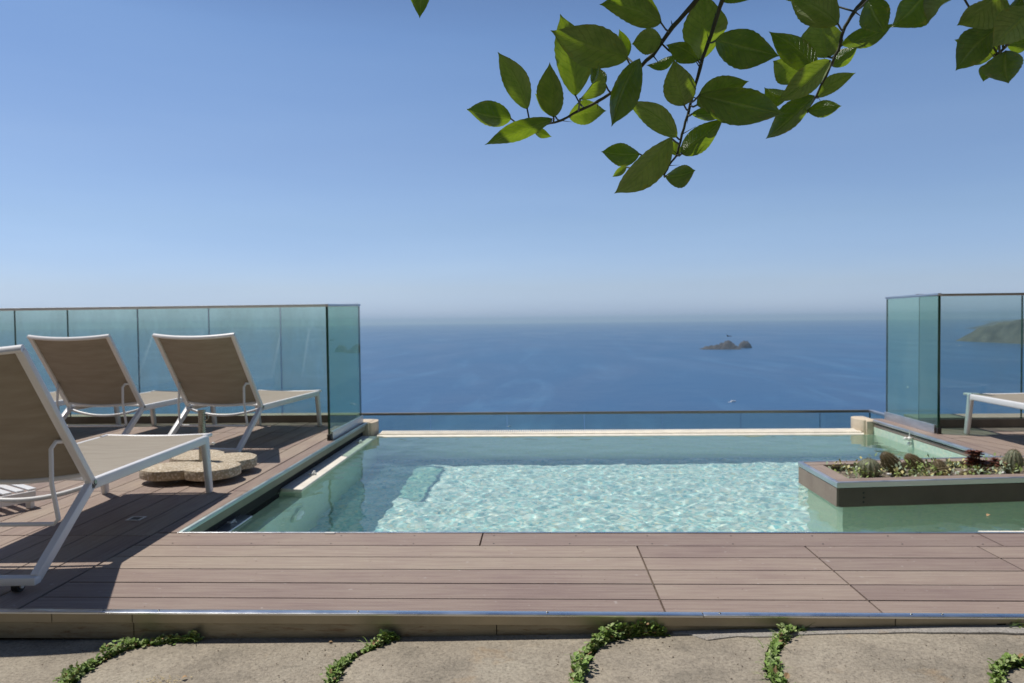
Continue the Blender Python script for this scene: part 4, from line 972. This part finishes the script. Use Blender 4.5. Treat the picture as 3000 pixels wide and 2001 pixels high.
LEAVES=[
 ((-0.037, 0.982, 1.244),(-0.099, 0.974, 1.256),0.0383,'u'),
 ((-0.015, 0.989, 1.258),(-0.054, 0.964, 1.328),0.0387,'t'),
 ((0.018, 0.925, 1.227),(-0.069, 0.93, 1.197),0.027,'u'),
 ((0.02, 0.963, 1.239),(0.015, 0.942, 1.305),0.0385,'t'),
 ((0.023, 1.02, 1.257),(-0.005, 1.012, 1.286),0.0239,'t'),
 ((-0.009, 1.005, 1.238),(0.018, 1.008, 1.225),0.0146,'u'),
 ((0.052, 1.022, 1.284),(0.03, 0.985, 1.386),0.0582,'t'),
 ((0.112, 0.908, 1.294),(0.015, 0.901, 1.329),0.0546,'t'),
 ((0.123, 1.01, 1.332),(0.111, 0.998, 1.367),0.0203,'u'),
 ((0.051, 0.898, 1.242),(0.073, 0.884, 1.282),0.0194,'b'),
 ((0.089, 0.967, 1.283),(0.07, 0.961, 1.305),0.0249,'u'),
 ((0.121, 0.868, 1.28),(0.09, 0.895, 1.208),0.0384,'u'),
 ((0.042, 1.02, 1.256),(0.095, 1.015, 1.261),0.0378,'g'),
 ((0.124, 0.997, 1.276),(0.137, 0.988, 1.297),0.0118,'u'),
 ((0.152, 0.897, 1.333),(0.075, 0.897, 1.357),0.0441,'g'),
 ((0.159, 0.941, 1.33),(0.122, 0.948, 1.327),0.0364,'t'),
 ((0.202, 0.924, 1.295),(0.161, 0.924, 1.316),0.0263,'s'),
 ((0.18, 0.954, 1.314),(0.143, 0.964, 1.305),0.0155,'s'),
 ((0.216, 0.979, 1.314),(0.212, 0.949, 1.393),0.0617,'t'),
 ((0.184, 0.924, 1.239),(0.169, 0.91, 1.292),0.0441,'t'),
 ((0.181, 0.954, 1.207),(0.116, 0.952, 1.254),0.0338,'t'),
 ((0.164, 0.898, 1.194),(0.094, 0.922, 1.129),0.0423,'t'),
 ((0.138, 0.996, 1.196),(0.086, 1.0, 1.201),0.0348,'u'),
 ((0.123, 1.021, 1.184),(0.103, 1.025, 1.171),0.0118,'g'),
 ((0.185, 0.949, 1.184),(0.236, 0.927, 1.224),0.0353,'u'),
 ((0.162, 0.939, 1.154),(0.199, 0.93, 1.159),0.031,'u'),
 ((0.19, 0.998, 1.193),(0.184, 0.994, 1.214),0.0176,'t'),
 ((0.157, 1.009, 1.168),(0.168, 1.006, 1.176),0.0098,'u'),
 ((0.216, 0.894, 1.309),(0.29, 0.882, 1.283),0.0495,'g'),
 ((0.192, 0.88, 1.239),(0.287, 0.863, 1.209),0.0503,'g'),
 ((0.203, 0.94, 1.244),(0.264, 0.918, 1.266),0.0377,'t'),
 ((0.197, 0.944, 1.234),(0.242, 0.935, 1.231),0.0198,'u'),
 ((0.232, 0.922, 1.367),(0.272, 0.911, 1.366),0.0163,'g'),
 ((0.337, 0.921, 1.372),(0.307, 0.931, 1.374),0.0147,'t'),
 ((0.347, 0.852, 1.307),(0.291, 0.857, 1.345),0.0466,'t'),
 ((0.362, 0.92, 1.293),(0.349, 0.906, 1.343),0.0536,'t'),
 ((0.334, 0.884, 1.264),(0.277, 0.886, 1.315),0.0373,'u'),
 ((0.334, 0.927, 1.27),(0.297, 0.931, 1.295),0.0327,'t'),
 ((0.316, 0.929, 1.249),(0.287, 0.934, 1.263),0.0283,'s'),
 ((0.33, 0.831, 1.259),(0.279, 0.861, 1.222),0.0317,'t'),
 ((0.364, 0.817, 1.319),(0.386, 0.821, 1.284),0.0362,'u'),
 ((0.367, 0.893, 1.298),(0.416, 0.866, 1.312),0.0263,'u'),
 ((0.37, 0.93, 1.286),(0.396, 0.913, 1.304),0.0229,'g'),
 ((0.348, 0.919, 1.244),(0.386, 0.897, 1.266),0.0222,'g'),
 ((0.328, 0.874, 1.233),(0.278, 0.903, 1.189),0.0317,'g'),
 ((0.322, 0.881, 1.217),(0.357, 0.867, 1.218),0.0221,'u'),
 ((0.424, 0.809, 1.324),(0.397, 0.835, 1.295),0.0408,'u'),
 ((0.448, 0.789, 1.314),(0.426, 0.811, 1.288),0.0288,'b'),
 ((0.471, 0.758, 1.295),(0.441, 0.784, 1.275),0.0358,'t'),
 ((0.522, 0.825, 1.298),(0.491, 0.836, 1.317),0.0408,'t'),
 ((0.516, 0.841, 1.264),(0.479, 0.855, 1.287),0.0388,'t'),
 ((0.49, 0.792, 1.276),(0.461, 0.821, 1.24),0.0408,'u'),
 ((0.492, 0.741, 1.274),(0.468, 0.767, 1.246),0.0391,'t'),
 ((0.521, 0.85, 1.265),(0.512, 0.852, 1.275),0.0186,'t'),
 ((0.494, 0.787, 1.249),(0.501, 0.793, 1.216),0.0413,'u'),
 ((0.5, 0.821, 1.247),(0.496, 0.829, 1.23),0.0198,'u'),
 ((0.53, 0.842, 1.274),(0.55, 0.829, 1.273),0.0227,'u'),
 ((0.511, 0.79, 1.308),(0.508, 0.802, 1.285),0.0139,'u'),
 ((-0.151, 0.888, 1.404),(-0.149, 0.912, 1.352),0.0324,'g'),
]
BRANCHES=[
  [(-0.018, 0.976, 1.23, 0.00108), (0.006, 0.978, 1.233, 0.00129), (0.03, 0.979, 1.239, 0.00149), (0.055, 0.977, 1.251, 0.0017), (0.08, 0.975, 1.262, 0.0019), (0.104, 0.971, 1.277, 0.0021), (0.127, 0.965, 1.295, 0.00231), (0.15, 0.958, 1.316, 0.00251), (0.174, 0.945, 1.346, 0.00272), (0.197, 0.934, 1.369, 0.00292), (0.21, 0.928, 1.382, 0.00313)] ,
  [(0.166, 0.967, 1.161, 0.00107), (0.172, 0.967, 1.173, 0.00125), (0.183, 0.964, 1.187, 0.00143), (0.188, 0.96, 1.212, 0.00161), (0.195, 0.955, 1.236, 0.00179), (0.2, 0.951, 1.258, 0.00196), (0.208, 0.941, 1.292, 0.00214), (0.217, 0.932, 1.321, 0.00232), (0.224, 0.924, 1.345, 0.0025), (0.23, 0.916, 1.366, 0.00268), (0.233, 0.915, 1.375, 0.00286)] ,
  [(0.332, 0.908, 1.225, 0.00095), (0.342, 0.904, 1.242, 0.00119), (0.354, 0.893, 1.273, 0.00143), (0.361, 0.888, 1.291, 0.00167), (0.366, 0.882, 1.315, 0.0019), (0.375, 0.876, 1.331, 0.00214), (0.384, 0.872, 1.342, 0.00238), (0.39, 0.87, 1.349, 0.00262)] ,
  [(0.505, 0.829, 1.249, 0.00096), (0.509, 0.83, 1.257, 0.00115), (0.517, 0.828, 1.265, 0.00135), (0.523, 0.828, 1.274, 0.00154), (0.532, 0.823, 1.287, 0.00173), (0.541, 0.82, 1.297, 0.00192)] ,
  [(-0.151, 0.888, 1.404, 0.00083), (-0.144, 0.892, 1.421, 0.00101), (-0.116, 0.9, 1.436, 0.00119)] ,
]

tree = tag(empty('lemon_tree', (1.5, -.5, -.03)), 'thorny lemon tree whose leafy branches hang into the top of the picture', 'tree')
TO = Vector((-1.5, .5, .03))
bro = []
owner = [0]*28+[1]*0+[0]*40
def near_branch(p):
    best = None
    for bi, b in enumerate(BRANCHES):
        for k in range(len(b)-1):
            a = Vector(b[k][:3]); c = Vector(b[k+1][:3]); t = max(0, min(1, (Vector(p)-a).dot(c-a)/max(1e-9, (c-a).length_squared))); q_ = a+(c-a)*t; dd = (q_-Vector(p)).length
            if best is None or dd < best[0]: best = (dd, bi, q_)
    return best
stems = [MB() for _ in BRANCHES]; groups = [[] for _ in BRANCHES]; rg = random.Random(21)
limb_end = [Vector((.32, .78, 1.62)), Vector((.34, .76, 1.62)), Vector((.50, .72, 1.62)), Vector((.62, .68, 1.60)), Vector((.1, .75, 1.60))]
for bi, b in enumerate(BRANCHES):
    pts = [Vector(p[:3]) for p in b]; rs = [p[3] for p in b]
    e = limb_end[bi]; last = pts[-1]; pts += [last.lerp(e, .5)+Vector((0, 0, .02)), e]; rs += [rs[-1]*1.2, rs[-1]*1.5]
    P2 = []; R2 = []
    for k in range(len(pts)-1):
        for t in (0, .33, .66): P2.append(pts[k].lerp(pts[k+1], t)+Vector((rg.uniform(-1, 1), rg.uniform(-1, 1), rg.uniform(-1, 1)))*.0006); R2.append((rs[k]+(rs[k+1]-rs[k])*t)*(1.12 if t == 0 else 1))
    P2.append(pts[-1]); R2.append(rs[-1]); stems[bi].tube(P2, 1, 10, rs=R2)
    for k in range(1, len(b)-1):
        p = Vector(b[k][:3]); a = rg.uniform(0, 6.28); d = Vector((math.cos(a), rg.uniform(-.3, .3), math.sin(a))).normalized()
        L_ = rg.uniform(.010, .022); stems[bi].tube([p, p+d*L_*.5, p+d*L_], 1, 6, rs=[b[k][3]*.45, b[k][3]*.28, .00012])
for (B, T, w, k) in LEAVES:
    dd, bi, q_ = near_branch(B)
    Bv = Vector(B)
    if dd > .002: stems[bi].tube([q_, q_.lerp(Bv, .5)+Vector((0, 0, -.002)), Bv+(Vector(T)-Bv)*.02], .0012, 6)
    view = (Vector((0, 0, CAMH))-Bv).normalized()
    roll = {'t': rg.uniform(-.5, .5), 'u': rg.uniform(-.45, .45), 'g': rg.uniform(-.35, .35), 's': rg.uniform(.5, .8), 'b': .95}[k]
    up = (k in 'tb') or (k == 'g' and rg.random() < .5)
    T = tuple(Vector(T)+view*rg.uniform(-.32, .32)*(Vector(T)-Bv).length)
    m = MB(); uvs = []; leaf_geo(m, uvs, B, T, w, view, roll, rg, up); groups[bi].append((m, uvs))
for bi in range(len(BRANCHES)):
    st_ = stems[bi]; st_.v = [tuple(Vector(v)+TO) for v in st_.v]; br = st_.build('branch', bark, tree, smooth=True)
    for m, uvs in groups[bi]:
        m.v = [tuple(Vector(v)+TO) for v in m.v]; leaf_build(m, uvs, br)
# limbs and trunk out of the picture, and the crown above that throws the dappled shade
m = MB()
for e in limb_end: m.tube([tuple(e+TO), tuple(e.lerp(Vector((.85, .35, 1.75)), .5)+TO+Vector((0, 0, .04))), tuple(Vector((.95, .25, 1.75))+TO)], 1, 10, rs=[.005, .009, .014])
m.build('limb', bark, tree, smooth=True)
m = MB(); m.tube([(0, 0, -.05), (.03, .05, .6), (-.08, .2, 1.2), (-.30, .50, 1.62), tuple(Vector((.95, .25, 1.76))+TO)], 1, 16, rs=[.085, .07, .06, .045, .016]); m.build('trunk', barkt, tree, smooth=True)
m = MB(); uvs = []; cnt = 0
while cnt < 175:
    if cnt < 84:
        l = LEAVES[rg.randrange(len(LEAVES))]; p = Vector(l[0]).lerp(Vector(l[1]), rg.random())+SUNV*rg.uniform(.20, .50)+Vector((rg.gauss(0, .04), rg.gauss(0, .04), rg.gauss(0, .03)))
    else: p = Vector((rg.gauss(.95, .40), rg.gauss(.1, .38), rg.gauss(1.95, .2)))
    if p.y > .02 and (p.z-CAMH)/p.y < .60 and abs(p.x)/p.y < .95: continue
    if (p-Vector((0, 0, CAMH))).length < .45 or p.z < 1.5: continue
    a = rg.uniform(0, 6.28); d = Vector((math.cos(a), math.sin(a), rg.uniform(-.7, .1))).normalized(); L_ = rg.uniform(.06, .11)
    q_ = p+d*L_
    if q_.y > .02 and (q_.z-CAMH)/q_.y < .60 and abs(q_.x)/q_.y < .95: continue
    leaf_geo(m, uvs, tuple(p+TO), tuple(q_+TO), L_*.55, SUNV+Vector((rg.gauss(0, .35), rg.gauss(0, .35), 0)), rg.uniform(-.4, .4), rg, True); cnt += 1
cr_ = leaf_build(m, uvs, tree, 'crown')

# ---------------------------------------------------------------- haze
m = MB(); m.box((-45500, -45500, SEAZ-8), (45500, 45500, 112))
hz = m.build('haze', []); hm = bpy.data.materials.new('sea_haze'); hm.use_nodes = True; t = hm.node_tree; t.nodes.clear()
ou = t.nodes.new('ShaderNodeOutputMaterial'); pv = t.nodes.new('ShaderNodeVolumePrincipled'); pv.inputs['Density'].default_value = HAZE if 'HAZE' in globals() else 4.6e-5
pv.inputs['Color'].default_value = (.66, .87, 1, 1); pv.inputs['Anisotropy'].default_value = .2
t.links.new(pv.outputs[0], ou.inputs['Volume']); hz.data.materials.append(hm); tag(hz, kind='stuff')
